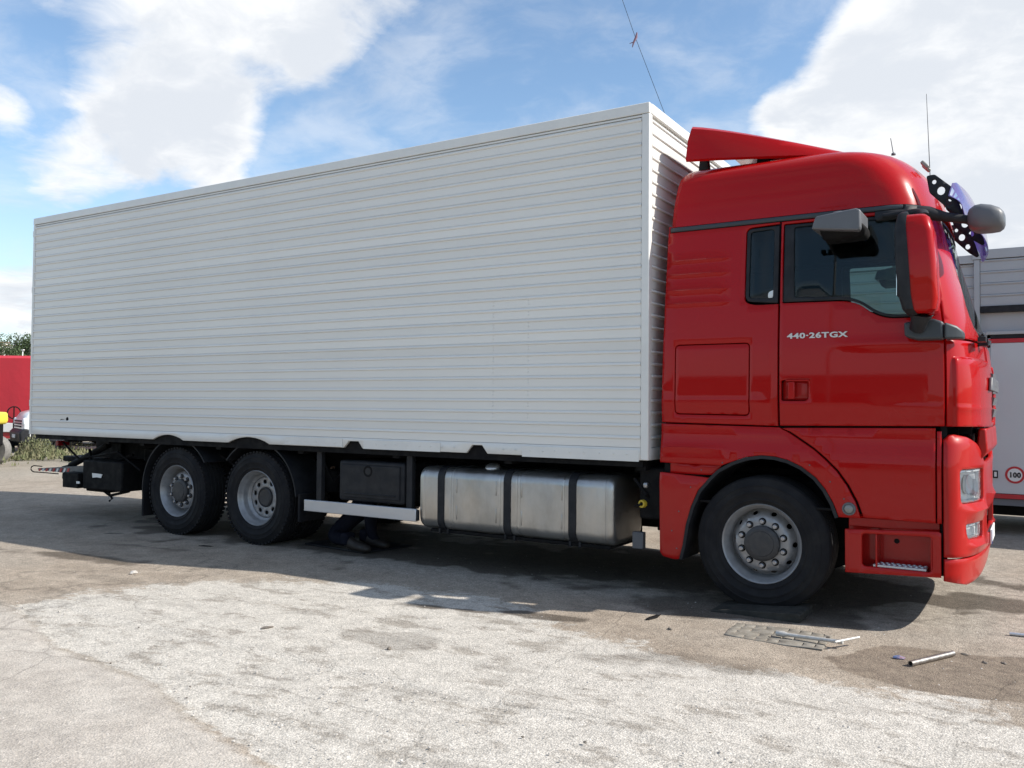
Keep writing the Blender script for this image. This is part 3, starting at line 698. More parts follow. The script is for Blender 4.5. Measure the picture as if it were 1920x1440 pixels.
# lettering on the door: 440-26TGX
def text_part(name, body, size, loc, rot, mat, parent, extrude=.002, squash=1., bold=.0, align='LEFT'):
    cu = bpy.data.curves.new(name, 'FONT'); cu.body = body; cu.size = size; cu.extrude = extrude; cu.offset = bold; cu.align_x = align; cu.space_character = 1.08
    cu.resolution_u = 3
    tmp = bpy.data.objects.new('tmp', cu); C.objects.link(tmp); dg_ = bpy.context.evaluated_depsgraph_get(); me = bpy.data.meshes.new_from_object(tmp.evaluated_get(dg_))
    bpy.data.objects.remove(tmp); me.name = name
    for v in me.vertices: v.co.x *= squash
    o = link_mesh(name, me, None, parent); me.materials.clear(); me.materials.append(mat); o.location = loc; o.rotation_euler = rot; return o
CHR = principled('badge_silver', (.62, .63, .64), .3, .4)
badge = text_part('model_lettering', '440\u00b726TGX', .055, (.192, -1.2185, 2.083), (radians(90+3), 0, 0), CHR, door, .003, 1.52, .0018)

# black trim line under the roof and the mirror bracket base in front of it
cp(sheet('roof_trim', [(-.775, 3.000), (1.0, 3.000), (1.0, 3.036), (-.775, 3.036)], mapd(.008), STRIP, truck, grid=.12, thick=.05, rim=.006))
cp(sheet('mirror_base_cover', rounded([(.80, 2.925), (1.245, 2.94), (1.30, 2.96), (1.30, 3.0), (1.20, 3.035), (1.008, 3.035), (1.0, 2.997), (.80, 2.997)], .01), mapd(.016), BLK, truck, grid=.06, thick=.04, rim=.008))
# high roof: one smooth lofted shell
rings = []; zs = [3.04, 3.08, 3.14, 3.20, 3.24, 3.28, 3.33, 3.38, 3.42, 3.46, 3.49, 3.515, 3.54, 3.56, 3.58, 3.60, 3.615]
XR = [(3.0, -.785), (3.3, -.765), (3.45, -.745), (3.52, -.715), (3.56, -.67), (3.59, -.55), (3.62, -.2)]
for z in zs:
    xr = lerp_tab(XR, z); xs = stab(XS, z); ring = []
    w = stab(WT, z)
    for k in range(13):
        u = xr+.05+(xs-xr-.05)*k/12; ring.append(S(u, z, .0))
    for k in range(1, 31): ring.append(S(xs+LN*k/15.5*1.0, z, .0) if k <= 30 else None)
    ring = [r for r in ring if r]
    far_ = [(r[0], -r[1], r[2]) for r in ring[:13]][::-1]
    ring = ring+far_
    ring += [(xr, w-.05, z), (xr, 0, z), (xr, -w+.05, z)]
    rings.append(ring)
rf = MB(); rf.loft(rings); rfo = rf.build('high_roof', RED, truck, smooth=40)
rfo.data.materials[0] = RED
lowlip = MB()
# deflector on the roof: thin wedge-shaped cowl
def defl_half(sg):
    pass
dm = MB(); N = 14; top = []; bot = []
for i in range(N+1):
    t = i/N; x = -.66+t*1.25
    zt = 3.93-.335*t**1.12; zb = 3.63-.045*t
    w = .985-.16*t**1.5
    zb = min(zb, zt-.01)
    zt = 3.93-.38*t**1.12; zb = min(3.625-.10*t, zt-.01)
    c = [(x-.03*(1-t), -w-.035, zb), (x-.02*(1-t), -w-.012, zb+(zt-zb)*.55), (x, -w+.018, zt-.035*(1-t*.7)), (x, -w+.05, zt-.008), (x, -w+.12, zt+.012*t), (x, -.4, zt+.022+.035*t), (x, 0, zt+.028+.055*t)]
    full = c+[(a, -b, e) for a, b, e in c[-2::-1]]
    inn = [(a, b*(1-.018/max(abs(b), .2)), e-.016) for a, b, e in full[::-1]]
    top.append(full+inn)
dm.loft(top); dfl = dm.build('roof_deflector', RED, truck, smooth=35)
for sg in (-1, 1):
    for (x, z) in ((-.60, 3.50), (-.10, 3.545)):
        b_ = MB(); b_.prism([(x-.06, z-.02), (x+.10, z+.03), (x+.045, z+.05), (x+.03, z+.16), (x-.04, z+.16)], sg*.76, sg*.82); b_.build('deflector_bracket', BLK, truck, bevel=.004)
# marker lamps and aerials on the roof front
for y in (-.72, -.62, .62, .72):
    l = MB(); l.box((1.09, y, 3.405), (.07, .05, .028), Matrix.Rotation(radians(48), 3, 'Y')); l.build('roof_marker_lamp', principled('lamp_grey', (.25, .25, .22), .3) if 'lamp_grey' not in MATS else MATS['lamp_grey'], truck, bevel=.008)
an = MB(); an.tube([(.855, -.6, 3.55), (.835, -.6, 3.68)], [.004, .003], 6); an.lathe([(.018, 0), (.014, .015), (.0, .02)], (.855, -.6, 3.545), (0, 0, 1), 10); an.build('short_aerial', GRY, truck)
an = MB(); an.tube([(1.075, -.2, 3.44), (1.05, -.2, 4.12)], [.0035, .0018], 6); an.lathe([(.02, 0), (.016, .015), (.0, .02)], (1.075, -.2, 3.425), (0, 0, 1), 10); an.build('whip_aerial', BLK, truck)

# cab floor, rear wall, seats, dashboard seen through the glass
iw = MB(); iw.span((-.79, -1.10, 1.2), (-.76, 1.10, 3.0)); iw.span((-.79, -1.12, 1.36), (1.1, 1.12, 1.42)); iw.span((-.76, -1.10, 3.0), (.95, 1.10, 3.03))
iw.span((-.70, 1.06, 2.3), (.16, 1.085, 2.98))
for sg in (-1, 1): iw.span((-.76, sg*1.04, 2.955), (.98, sg*1.085, 3.03)); iw.span((.085, sg*1.06, 2.30), (.165, sg*1.12, 3.0))
iw.build('cab_shell', SEAT, truck)
rw = MB(); rw.loft([[(-.79, -.9, .85), (-.79, .9, .85), (-.79, .9, 1.45), (-.79, -.9, 1.45)], [(-.815, -1.2, 1.45), (-.815, 1.2, 1.45), (-.79, 1.13, 3.05), (-.79, -1.13, 3.05)]][1:]*1+[[(-.80, -1.19, 1.45), (-.80, 1.19, 1.45), (-.775, 1.12, 3.05), (-.775, -1.12, 3.05)]]); rw.build('cab_rear_wall', RED, truck)
for y in (-.62, .62):
    s_ = MB(); s_.box((.32, y, 1.85), (.48, .5, .14)); s_.box((.06, y, 2.05), (.14, .48, .44), Matrix.Rotation(radians(-12), 3, 'Y')); s_.box((.3, y, 1.66), (.3, .3, .46)); s_.build('cab_seat', SEAT, truck, bevel=.04, seg=3)
dsh = MB(); dsh.prism([(.85, 1.42), (1.30, 1.42), (1.36, 2.02), (1.15, 2.08), (.86, 1.95)], -1.08, 1.08); dsh.build('dashboard', SEAT, truck, bevel=.03)
stw = MB(); cz = Vector((.80, .62, 2.1)); 
stw.tube([cz+Vector((-.14*sin(a)*.55, .22*cos(a), .2*sin(a)))for a in np.linspace(0, 2*pi, 25)], .014, 8, False); stw.build('steering_wheel', BLK, truck, smooth=50)
bnk = MB(); bnk.span((-.74, -1.05, 1.75), (-.20, 1.05, 1.92)); bnk.build('bunk', SEAT, truck, bevel=.04)

# mirror a copy of each near side piece to the far side
mmap = {}
for o in list(cabparts):
    c = mirrored(o); mmap[o.name] = c
    if o.parent is not None and o.parent.name in mmap: c.parent = mmap[o.parent.name]
    if 'kind' in o: c['kind'] = o['kind']

# ---- mirrors
def superbox(mb, c, d, e=.25, rot=None, n=10):
    """rounded box: superellipsoid"""
    rings = []
    for i in range(n+1):
        ph = -pi/2+pi*i/n; ring = []
        for j in range(2*n):
            th = 2*pi*j/(2*n)
            f = lambda t, q: math.copysign(abs(t)**q, t)
            v = Vector((d[0]/2*f(cos(ph), e)*f(cos(th), e), d[1]/2*f(cos(ph), e)*f(sin(th), e), d[2]/2*f(sin(ph), e)))
            if rot is not None: v = rot @ v
            ring.append(v+Vector(c))
        rings.append(ring)
    return mb.loft(rings, True, False)
def side_mirrors(sg):
    mp = []
    # main housing: red shell, black frame behind it
    rz = Matrix.Rotation(radians(-8), 3, 'Z')
    q = MB(); rs = []
    for (z, x0, x1, y0, y1) in [(2.205, 1.10, 1.215, -1.50, -1.30), (2.225, 1.085, 1.235, -1.53, -1.28), (2.30, 1.075, 1.245, -1.545, -1.27), (2.55, 1.06, 1.235, -1.555, -1.265), (2.75, 1.045, 1.22, -1.545, -1.265), (2.85, 1.035, 1.195, -1.53, -1.27), (2.875, 1.04, 1.17, -1.50, -1.29)]:
        r_ = .05; xx = (x0, x1); ring = []
        for (cx, cy, a0) in ((x1-r_, y0+r_, -90), (x1-r_, y1-r_, 0)):
            for k in range(6): a = radians(a0+k*18); ring.append((cx+r_*cos(a), cy+r_*sin(a), z))
        ring += [(x0, y1, z), (x0, y0, z)]
        rs.append(ring)
    q.loft(rs); red_ = q.build('mirror_shell', RED, truck, smooth=45)
    q = MB(); rs = []
    for (z, x0, x1, y0, y1) in [(2.195, 1.055, 1.12, -1.50, -1.27), (2.23, 1.03, 1.10, -1.55, -1.25), (2.33, 1.005, 1.085, -1.565, -1.245), (2.60, .985, 1.07, -1.57, -1.24), (2.80, .985, 1.055, -1.56, -1.245), (2.88, 1.0, 1.06, -1.535, -1.26), (2.90, 1.02, 1.06, -1.50, -1.29)]:
        r_ = .03; ring = []
        for (cx, cy, a0) in ((x0+r_, y1-r_, 90), (x0+r_, y0+r_, 180)):
            for k in range(5): a = radians(a0+k*22.5); ring.append((cx+r_*cos(a), cy+r_*sin(a), z))
        ring += [(x1, y0+.006, z), (x1, y1-.006, z)]
        rs.append(ring)
    q.loft(rs); frame = q.build('mirror_frame', BLK, truck, smooth=45)
    g = MB(); g.box((.991, -1.405, 2.55), (.003, .19, .44)); g.build('mirror_glass', principled('mirror_glass', (.8, .8, .8), .02, 1) if 'mirror_glass' not in MATS else MATS['mirror_glass'], frame)
    mp += [red_, frame, bpy.data.objects[frame.children[0].name]]
    # lower arm
    q = MB(); q.tube([(1.13, -1.40, 2.20), (1.12, -1.39, 2.16), (1.10, -1.35, 2.11)], [.075, .055, .05], 14); mp.append(q.build('mirror_neck', BLK, truck, smooth=50))
    q = MB(); q.prism([(1.015, 2.16), (1.02, 2.06), (1.10, 2.035), (1.262, 2.035), (1.262, 2.155), (1.20, 2.178), (1.12, 2.168)], -1.345, -1.205); mp.append(q.build('mirror_arm', STRIP, truck, bevel=.018, seg=3))
    q = MB(); q.loft([[(1.268, -1.345, 2.035), (1.268, -1.345, 2.152), (1.268, -1.20, 2.152), (1.268, -1.20, 2.035)], [(1.34, -1.31, 2.037), (1.34, -1.31, 2.125), (1.34, -1.17, 2.125), (1.34, -1.17, 2.037)], [(1.38, -1.27, 2.04), (1.38, -1.27, 2.09), (1.38, -1.12, 2.09), (1.38, -1.12, 2.04)]]); mp.append(q.build('arm_foot', STRIP, truck, bevel=.014, seg=3))
    # kerb mirror above the door window
    q = MB(); q.prism([(.435, 2.835), (.462, 2.925), (.735, 2.955), (.765, 2.94), (.765, 2.815), (.75, 2.795)], -1.53, -1.21); km = q.build('kerb_mirror', GRY, truck, bevel=.014, seg=3); mp.append(km)
    q = MB(); q.loft([[(.47, -1.49, 2.86), (.775, -1.49, 2.86), (.775, -1.22, 2.86), (.47, -1.22, 2.86)], [(.485, -1.46, 2.80), (.785, -1.47, 2.81), (.785, -1.22, 2.81), (.485, -1.22, 2.80)], [(.50, -1.42, 2.76), (.77, -1.43, 2.77), (.77, -1.24, 2.77), (.50, -1.24, 2.76)]]); mp.append(q.build('kerb_mirror_glass', CHAS, truck, bevel=.02, seg=3))
    q = MB(); superbox(q, (.60, -1.39, 2.945), (.085, .14, .045), .6); q.tube([(.61, -1.36, 2.95), (.62, -1.14, 2.985)], .022, 10); mp.append(q.build('kerb_mirror_hinge', GRY, truck, smooth=50))
    # top bracket sweeping round the corner
    q = MB()
    def flat(pts, w_, h_):
        rr = []
        for i, p_ in enumerate(pts):
            p_ = Vector(p_); t = (Vector(pts[min(i+1, len(pts)-1)])-Vector(pts[max(i-1, 0)])).normalized(); s_ = t.cross(Vector((0, 0, 1))).normalized(); u_ = s_.cross(t).normalized()
            k = i/(len(pts)-1)
            rr.append([p_+s_*w_[i]*cos(a)+u_*h_[i]*sin(a) for a in np.linspace(0, 2*pi, 12, endpoint=False)])
        return rr
    q.loft(flat([(.86, -1.15, 2.955), (1.0, -1.165, 2.955), (1.08, -1.20, 2.95), (1.13, -1.27, 2.925), (1.15, -1.34, 2.895)], [.03, .035, .04, .04, .03], [.02, .025, .028, .03, .02])); mp.append(q.build('mirror_top_arm', BLK, truck, smooth=50))
    # mirror frame joins; front mirror on its own arm
    return mp
mp = side_mirrors(1)
for o in mp:
    c = mirrored(o); mmap[o.name] = c
    if o.parent is not None and o.parent.name in mmap: c.parent = mmap[o.parent.name]
q = MB()
rr = []
for (x, y, z, w_, h_) in [(1.08, -1.10, 2.965, .05, .055), (1.16, -1.09, 2.955, .05, .05), (1.26, -1.06, 2.925, .03, .035), (1.40, -1.03, 2.895, .028, .032), (1.46, -1.02, 2.885, .03, .032)]:
    rr.append([(x, y+w_*cos(a), z+h_*sin(a)) for a in np.linspace(0, 2*pi, 14, endpoint=False)])
q.loft(rr); q.build('front_mirror_arm', BLK, truck, smooth=50)
q = MB(); rr = []
for (x, yc, z, w_, h_) in [(1.395, -1.03, 2.90, .06, .035), (1.405, -1.03, 2.895, .10, .065), (1.44, -1.03, 2.895, .125, .09), (1.48, -1.03, 2.892, .135, .098), (1.54, -1.03, 2.885, .135, .092), (1.59, -1.03, 2.875, .125, .078), (1.615, -1.03, 2.87, .10, .055), (1.625, -1.03, 2.868, .06, .03)]:
    f = lambda t: math.copysign(abs(t)**.62, t)
    rr.append([(x, yc+w_*f(cos(a)), z+h_*f(sin(a))) for a in np.linspace(0, 2*pi, 24, endpoint=False)])
q.loft(rr); q.build('front_mirror', GRY, truck, smooth=60)

# ---- purple sun visor with its cut-out brackets
vs_ = []; NV = 24
for i in range(NV+1):
    y = -1.08+2.16*i/NV; t = abs(y)/1.08; xc = 1.365-.105*t**2.2
    e = max(0, (t-.86)/.14); zt = 3.20-.13*e**2; zb = 2.885+.10*e**2
    ring = []
    for k in range(7):
        s_ = k/6; z = zt+(zb-zt)*s_; x = xc+.02+.085*s_+.02*sin(pi*s_); ring.append((x, y, z))
    vs_.append(ring)
q = MB(); q.loft([r+[(x-.005, y, z) for x, y, z in r[::-1]] for r in vs_]); q.build('sun_visor', VIS, truck, smooth=50)
for y in (-.98, -.35, .35, .98):
    t = abs(y)/1.08; x0 = 1.365-.105*t**2.2; xb = S0(stab(XS, 3.05)+LN*(1-abs(y)/1.13*.8), 3.05)[0]
    xo = 1.135 if abs(y) > .9 else 1.19
    pl_ = rounded([(xo-.01, 3.255), (xo+.045, 3.26), (x0+.02, 3.145), (x0+.05, 3.06), (x0+.08, 2.955), (x0+.062, 2.94), (x0-.0, 2.985), (xo+.06, 3.075), (xo+.01, 3.13)], .015)
    hs = [[(cx+rr_*cos(a), cz_+rr_*sin(a)*1.2) for a in np.linspace(0, 2*pi, 12, endpoint=False)] for cx, cz_, rr_ in ((xo+.042, 3.205, .014), ((xo+x0)/2+.014, 3.135, .026), ((xo+x0)/2+.062, 3.045, .020))]
    sheet('visor_bracket', pl_, lambda u, v, d, yy=y: (u, yy-d, v), BLK, truck, holes=hs, grid=.05, thick=.012, rim=.001, back=True)

# ------------------------------------------------------------------ cargo box
BX0, BX1, BY, BZ0, BZ1 = -9.943, -.914, 1.275, 1.119, 4.072
Z0p_ = 1.205
GREYSEAM = principled('seam_grey', (.53, .53, .52), .5)
core = MB(); core.span((BX0+.03, -BY+.02, Z0p_), (BX1-.02, BY-.02, BZ1-.02)); core.build('box_core', BOXT, truck)
PIT_ = .1012; Z0p = 1.222; NPL = 27
def plank_prof(h):
    # (out, z): flat board with a half round bead along its top edge
    return [(0, 0), (0, h-.034), (.008, h-.0315), (.0125, h-.026), (.0125, h-.019), (.008, h-.011), (.002, h-.005), (0, h-.0045), (-.003, h-.003), (-.003, h), (-.012, h), (-.012, 0)]
def plank_mesh(name, L, axis):
    pr = plank_prof(PIT_); mb = MB(); n = max(2, int(L/.9)); rr = []
    for i in range(n+1):
        t = L*i/n
        rr.append([((t, -o, z) if axis == 'x' else (o, t, z)) for o, z in pr])
    mb.loft(rr); return mb
pk = plank_mesh('side_plank', BX1-.062-(BX0+.05), 'x'); first = pk.build('side_plank', BOXW, truck, smooth=25)
first.location = (BX0+.05, -BY, Z0p)
for k in range(1, NPL):
    c = first.copy(); C.objects.link(c); c.location = (BX0+.05, -BY+.0006*random.uniform(-1, 1), Z0p+k*PIT_)
pk = plank_mesh('front_plank', 2*BY-.12, 'y'); ff = pk.build('front_plank', BOXW, truck, smooth=25); ff.location = (BX1, -BY+.06, Z0p)
for k in range(1, NPL):
    c = ff.copy(); C.objects.link(c); c.location = (BX1, -BY+.06, Z0p+k*PIT_)
# rails and posts
# lower side rail with wheel cut-outs and notches
def arcpts(cx, w_, h_, n=9): return [(cx-w_/2+w_*k/n, BZ0+h_*sin(pi*k/n)**.8 if 0 < k < n else BZ0) for k in range(n+1)]
lowp = [(BX0+.045, BZ0)]+arcpts(-7.0, .56, .062)+arcpts(-5.62, .66, .070)+[(-4.215, BZ0), (-4.15, BZ0+.068), (-4.02, BZ0+.068), (-3.965, BZ0)]+[(-2.705, BZ0), (-2.64, BZ0+.075), (-2.53, BZ0+.075), (-2.47, BZ0)]+[(BX1-.06, BZ0), (BX1-.06, Z0p-.003), (BX0+.045, Z0p-.003)]
sheet('lower_rail', lowp, lambda u, v, d: (u, -BY-.005-d, v), BOXT, truck, grid=.4, thick=.03, rim=.002, step=.4, back=True)
for (xa, xb, dz) in ((-9.2, -8.0, .004), (-5.1, -3.2, .006), (-3.15, -2.15, -.01), (-1.95, -1.0, .004)):
    pass
q = MB(); q.span((-2.1, -BY-.012, BZ0-.012), (-.985, -BY-.006, Z0p-.02)); q.build('rail_patch', BOXT, truck, bevel=.001)
q = MB(); q.span((-5.05, -BY-.011, BZ0+.006), (-4.23, -BY-.006, Z0p-.012)); q.build('rail_patch', BOXT, truck, bevel=.001)
q = MB(); q.span((-3.95, -BY-.011, BZ0-.004), (-3.0, -BY-.006, Z0p-.018)); q.build('rail_patch', BOXT, truck, bevel=.001)
q = MB(); q.span((BX0, -BY-.012, BZ1-.088), (BX1+.008, -BY+.04, BZ1)); q.build('top_rail', BOXT, truck, bevel=.005)
q = MB(); q.span((BX0+.02, -BY-.004, BZ1-.112), (BX1-.06, -BY+.02, BZ1-.096)); q.build('rail_seam', BOXT, truck, bevel=.002)
q = MB(); q.span((BX1-.03, -BY+.045, BZ1-.088), (BX1+.012, BY-.045, BZ1)); q.build('front_top_rail', BOXT, truck, bevel=.005)
q = MB(); q.span((BX1-.02, -BY+.05, BZ0), (BX1+.006, BY-.05, Z0p-.003)); q.build('front_lower_rail', BOXT, truck, bevel=.004)
q = MB(); q.span((BX1-.06, -BY-.010, BZ0), (BX1+.011, -BY+.055, BZ1-.091)); q.build('front_corner_post', BOXT, truck, bevel=.009, seg=3)
q = MB(); q.span((BX1-.06, BY-.055, BZ0), (BX1+.011, BY+.010, BZ1-.002)); q.build('front_corner_post', BOXT, truck, bevel=.009, seg=3)
q = MB(); q.span((BX0, -BY-.010, BZ0-.004), (BX0+.048, -BY+.055, BZ1-.091)); q.build('rear_corner_post', BOXT, truck, bevel=.007)
q = MB(); q.span((BX0+.01, BY-.05, BZ0), (BX1-.065, BY, BZ1)); q.build('far_side_wall', BOXW, truck)
q = MB(); q.span((BX0+.02, -BY+.06, BZ1-.02), (BX1-.035, BY-.055, BZ1+.012)); q.build('box_roof', BOXT, truck)
for y in (-.61, .61): q = MB(); q.span((BX0-.03, y-.6, BZ0+.05), (BX0+.01, y+.6, BZ1-.06)); q.build('rear_door', BOXW, truck, bevel=.005)
for z in (1.5, 2.35, 3.05, 3.82):
    q = MB(); q.span((BX0-.022, -BY-.003, z), (BX0+.004, -BY+.05, z+.085)); q.build('door_hinge', BOXT, truck, bevel=.004)
# rivets: rows on the lower rail and two columns up the side
rv = MB()
def rivet(x, z, y=-BY-.012): rv.lathe([(0, .006), (.005, .0045), (.009, 0)], (x, y, z), (0, -1, 0), 7)
for x in np.arange(-5.0, -1.0, .135):
    if -4.3 < x < -3.9 or -2.75 < x < -2.4: continue
    rivet(x+random.uniform(-.02, .02), 1.165)
for x in (-8.9, -7.9, -6.4, -6.3): rivet(x, 1.15, -BY-.006)
for xc in (-2.42, -2.05, -8.72):
    for k in range(2, 13 if xc > -5 else 8): rivet(xc, Z0p+k*PIT_+.03, -BY-.0002); rivet(xc, Z0p+k*PIT_+.06, -BY-.0002)
rvo = rv.build('rivet', NUT, truck, smooth=50); rvo['kind'] = 'stuff'; rvo.data.materials[0] = BOXT
# lashing eye sticker near the rear corner
q = MB(); q.lathe([(0, .006), (.022, .006), (.026, 0)], (-9.06, -BY, 1.335), (0, -1, 0), 16); q.build('release_button', CHAS, truck, smooth=40)
q = MB(); q.prism([(-9.22, 1.318), (-9.19, 1.334), (-9.12, 1.33), (-9.19, 1.325)], -BY-.006, -BY); q.build('arrow_sticker', CHAS, truck)

# ------------------------------------------------------------------ chassis and running gear
q = MB()
for y in (-.40, .40): q.span((-9.7, y-.04, .78), (1.1, y+.04, 1.05))
q.build('frame_rail', CHAS, truck, bevel=.01)
for x in (-9.2, -8.3, -7.6, -6.2, -4.9, -3.6, -2.3, -1.0):
    q = MB(); q.span((x-.04, -1.20, 1.03), (x+.04, 1.20, 1.11)); q.build('cross_bearer', CHAS, truck)
q = MB(); q.span((-9.85, -1.24, 1.06), (-.97, -1.16, 1.20)); q.span((-9.85, 1.16, 1.06), (-.97, 1.24, 1.20)); q.build('floor_edge', CHAS, truck)
q = MB(); q.span((-9.8, -1.15, 1.10), (-.95, 1.15, 1.13)); q.build('floor_plate', CHAS, truck)
for x, r_ in ((0, .075), (-5.55, .11), (-6.9, .075)):
    q = MB(); q.lathe([(r_, -1.0), (r_, 1.0)], (x, 0, .51), (0, 1, 0), 14); superbox(q, (x, 0, .52), (.42, .46, .42), .8); q.build('axle', CHAS, truck, smooth=50)
for (x, y) in ((-.45, -.55), (-.45, .55), (.45, .55), (-6.2, -.62), (-6.2, .62), (-4.95, -.62), (-7.45, .6)):
    q = MB(); q.lathe([(.0, 0), (.11, 0), (.13, .05), (.12, .12), (.13, .19), (.11, .24), (0, .24)], (x, y, .58), (0, 0, 1), 18); q.build('air_bellows', CHAS, truck, smooth=50)
q = MB(); q.span((-.72, -.62, .45), (1.0, .62, 1.0)); q.build('engine_block', CHAS, truck, bevel=.05)
q = MB(); q.span((-1.05, -1.12, .62), (-.72, -.5, 1.05)); q.span((-1.2, -.9, .98), (-.72, -.45, 1.08)); q.build('battery_box', CHAS, truck, bevel=.02)
# coupling hose with a yellow ring between tank and cab
q = MB(); q.lathe([(.018, -.02), (.018, .03), (.032, .03), (.034, .0), (.03, -.01)], (-.985, -1.18, .755), (-.3, -1, 0), 20); q.build('yellow_coupling', principled('yellow_cap', (.50, .36, .03), .5), truck, smooth=50)
q = MB(); q.tube([(-.99, -1.19, .755), (-1.02, -1.215, .742), (-1.05, -1.22, .735)], [.012, .009, .006]); q.build('air_hose', CHAS, truck)
q = MB(); superbox(q, (-.985, -1.13, .905), (.045, .05, .055), .7); q.build('breather_cap', NUT, truck, smooth=60)

# fuel tank: rounded rectangle section with embossed ends, straps, caps
def rrect(w_, h_, r_, n=6):
    out = []
    for cx, cy, a0 in ((w_/2-r_, h_/2-r_, 0), (-w_/2+r_, h_/2-r_, 90), (-w_/2+r_, -h_/2+r_, 180), (w_/2-r_, -h_/2+r_, 270)):
        for k in range(n+1): a = radians(a0+90*k/n); out.append((cx+r_*cos(a), cy+r_*sin(a)))
    return out
TY, TZ, TW, TH = -.885, .668, .64, .60
def tank_ring(x, s, r_=.11): return [(x, TY+a, TZ+b) for a, b in rrect(TW*s-.0, TH-(1-s)*TW, r_)]
q = MB(); sect = []
for (x, s) in [(-3.312, .84), (-3.308, .92), (-3.295, .965), (-3.27, .99), (-3.25, 1.0), (-3.245, 1.0), (-3.24, .992), (-3.232, .992), (-3.228, 1.0)]: sect.append((x, s))
def grooves(x): return [(x-.008, 1.0), (x-.003, .988), (x+.003, .988), (x+.008, 1.0)]
for gx in (-2.93, -2.90, -2.38, -2.20, -2.17, -1.72): sect += grooves(gx)
sect += [(-1.335, 1.0), (-1.33, .992), (-1.322, .992), (-1.318, 1.0), (-1.305, 1.0), (-1.285, .99), (-1.262, .955), (-1.25, .90), (-1.246, .82)]
q.loft([tank_ring(x, s) for x, s in sect]); tank = q.build('fuel_tank', ALU, truck, smooth=30)
for gx in (-2.86, -2.42, -2.15, -1.74):
    for zz in (.80, .55):
        q = MB(); q.box((gx, TY-TW/2, zz), (.012, .012, .13)); q.build('pressed_bead', ALU, tank, bevel=.005)
for x in (-3.04, -2.30, -1.635):
    q = MB(); rr = []
    for dx in (-.036, .036): rr.append([(x+dx, TY+a, TZ+b) for a, b in rrect(TW+.018, TH+.018, .115)])
    rr.append([(x+.036, TY+a, TZ+b) for a, b in rrect(TW, TH, .11)]); rr.insert(0, [(x-.036, TY+a, TZ+b) for a, b in rrect(TW, TH, .11)])
    q.loft(rr, True, False); st_ = q.build('tank_strap', BLK, truck, smooth=30)
    q = MB(); q.box((x-.045, TY-.26, TZ-.31), (.02, .04, .05)); q.box((x+.05, TY-.26, TZ-.31), (.02, .04, .05)); q.build('strap_bolt', BLK, st_, bevel=.004)
q = MB(); q.lathe([(.07, 0), (.07, .035), (.055, .05), (0, .052)], (-2.55, TY-.17, TZ+.29), (0, -.35, 1), 22); q.build('tank_cap', ALR, truck, smooth=50)
q = MB(); q.span((-3.2, -1.15, .34), (-1.3, -.65, .37)); q.span((-3.15, -.60, .36), (-1.3, -.45, .95)); q.build('tank_cradle', CHAS, truck, bevel=.006)
for xa, xb in ((-4.98, -.95), (-9.2, -7.6), (-6.33, -6.17)): q = MB(); q.span((xa, .62, .30), (xb, 1.20, 1.0)); q.build('far_side_blocker', CHAS, truck, bevel=.03)  # boxes added on the unseen far side, screening off sunlit ground
# small bracket under the tank end
q = MB(); q.span((-1.13, -1.08, .36), (-1.03, -1.02, .50)); q.build('tank_bracket', GRY, truck, bevel=.006)

# toolbox
q = MB(); q.span((-4.36, -1.19, .57), (-3.50, -.62, .985)); tbx = q.build('toolbox', BLK, truck, bevel=.03, seg=3)
q = MB(); q.span((-4.31, -1.205, .61), (-3.55, -1.188, .945)); lidt = q.build('toolbox_lid', BLK, tbx, bevel=.016, seg=3)
q = MB(); q.lathe([(.0, -.004), (.03, -.004), (.045, .004), (.055, .004), (.058, -.004)], (-3.955, -1.206, .885), (0, -1, 0), 24); q.build('toolbox_lock', CHAS, tbx, smooth=40)
q = MB(); q.span((-4.27, -1.214, .645), (-3.60, -1.204, .66)); q.build('lid_bead', BLK, tbx, bevel=.005)
# side guard
q = MB(); q.span((-4.815, -1.225, .430), (-3.325, -1.19, .550)); q.build('side_guard_rail', ALR, truck, bevel=.006)
q = MB(); q.span((-3.335, -1.222, .438), (-3.305, -1.19, .542)); q.build('guard_end_cap', BLK, truck, bevel=.004)
for x in (-4.64, -3.44): q = MB(); q.span((x-.035, -1.19, .45), (x+.035, -1.13, 1.10)); q.build('guard_post', BLK, truck, bevel=.006)

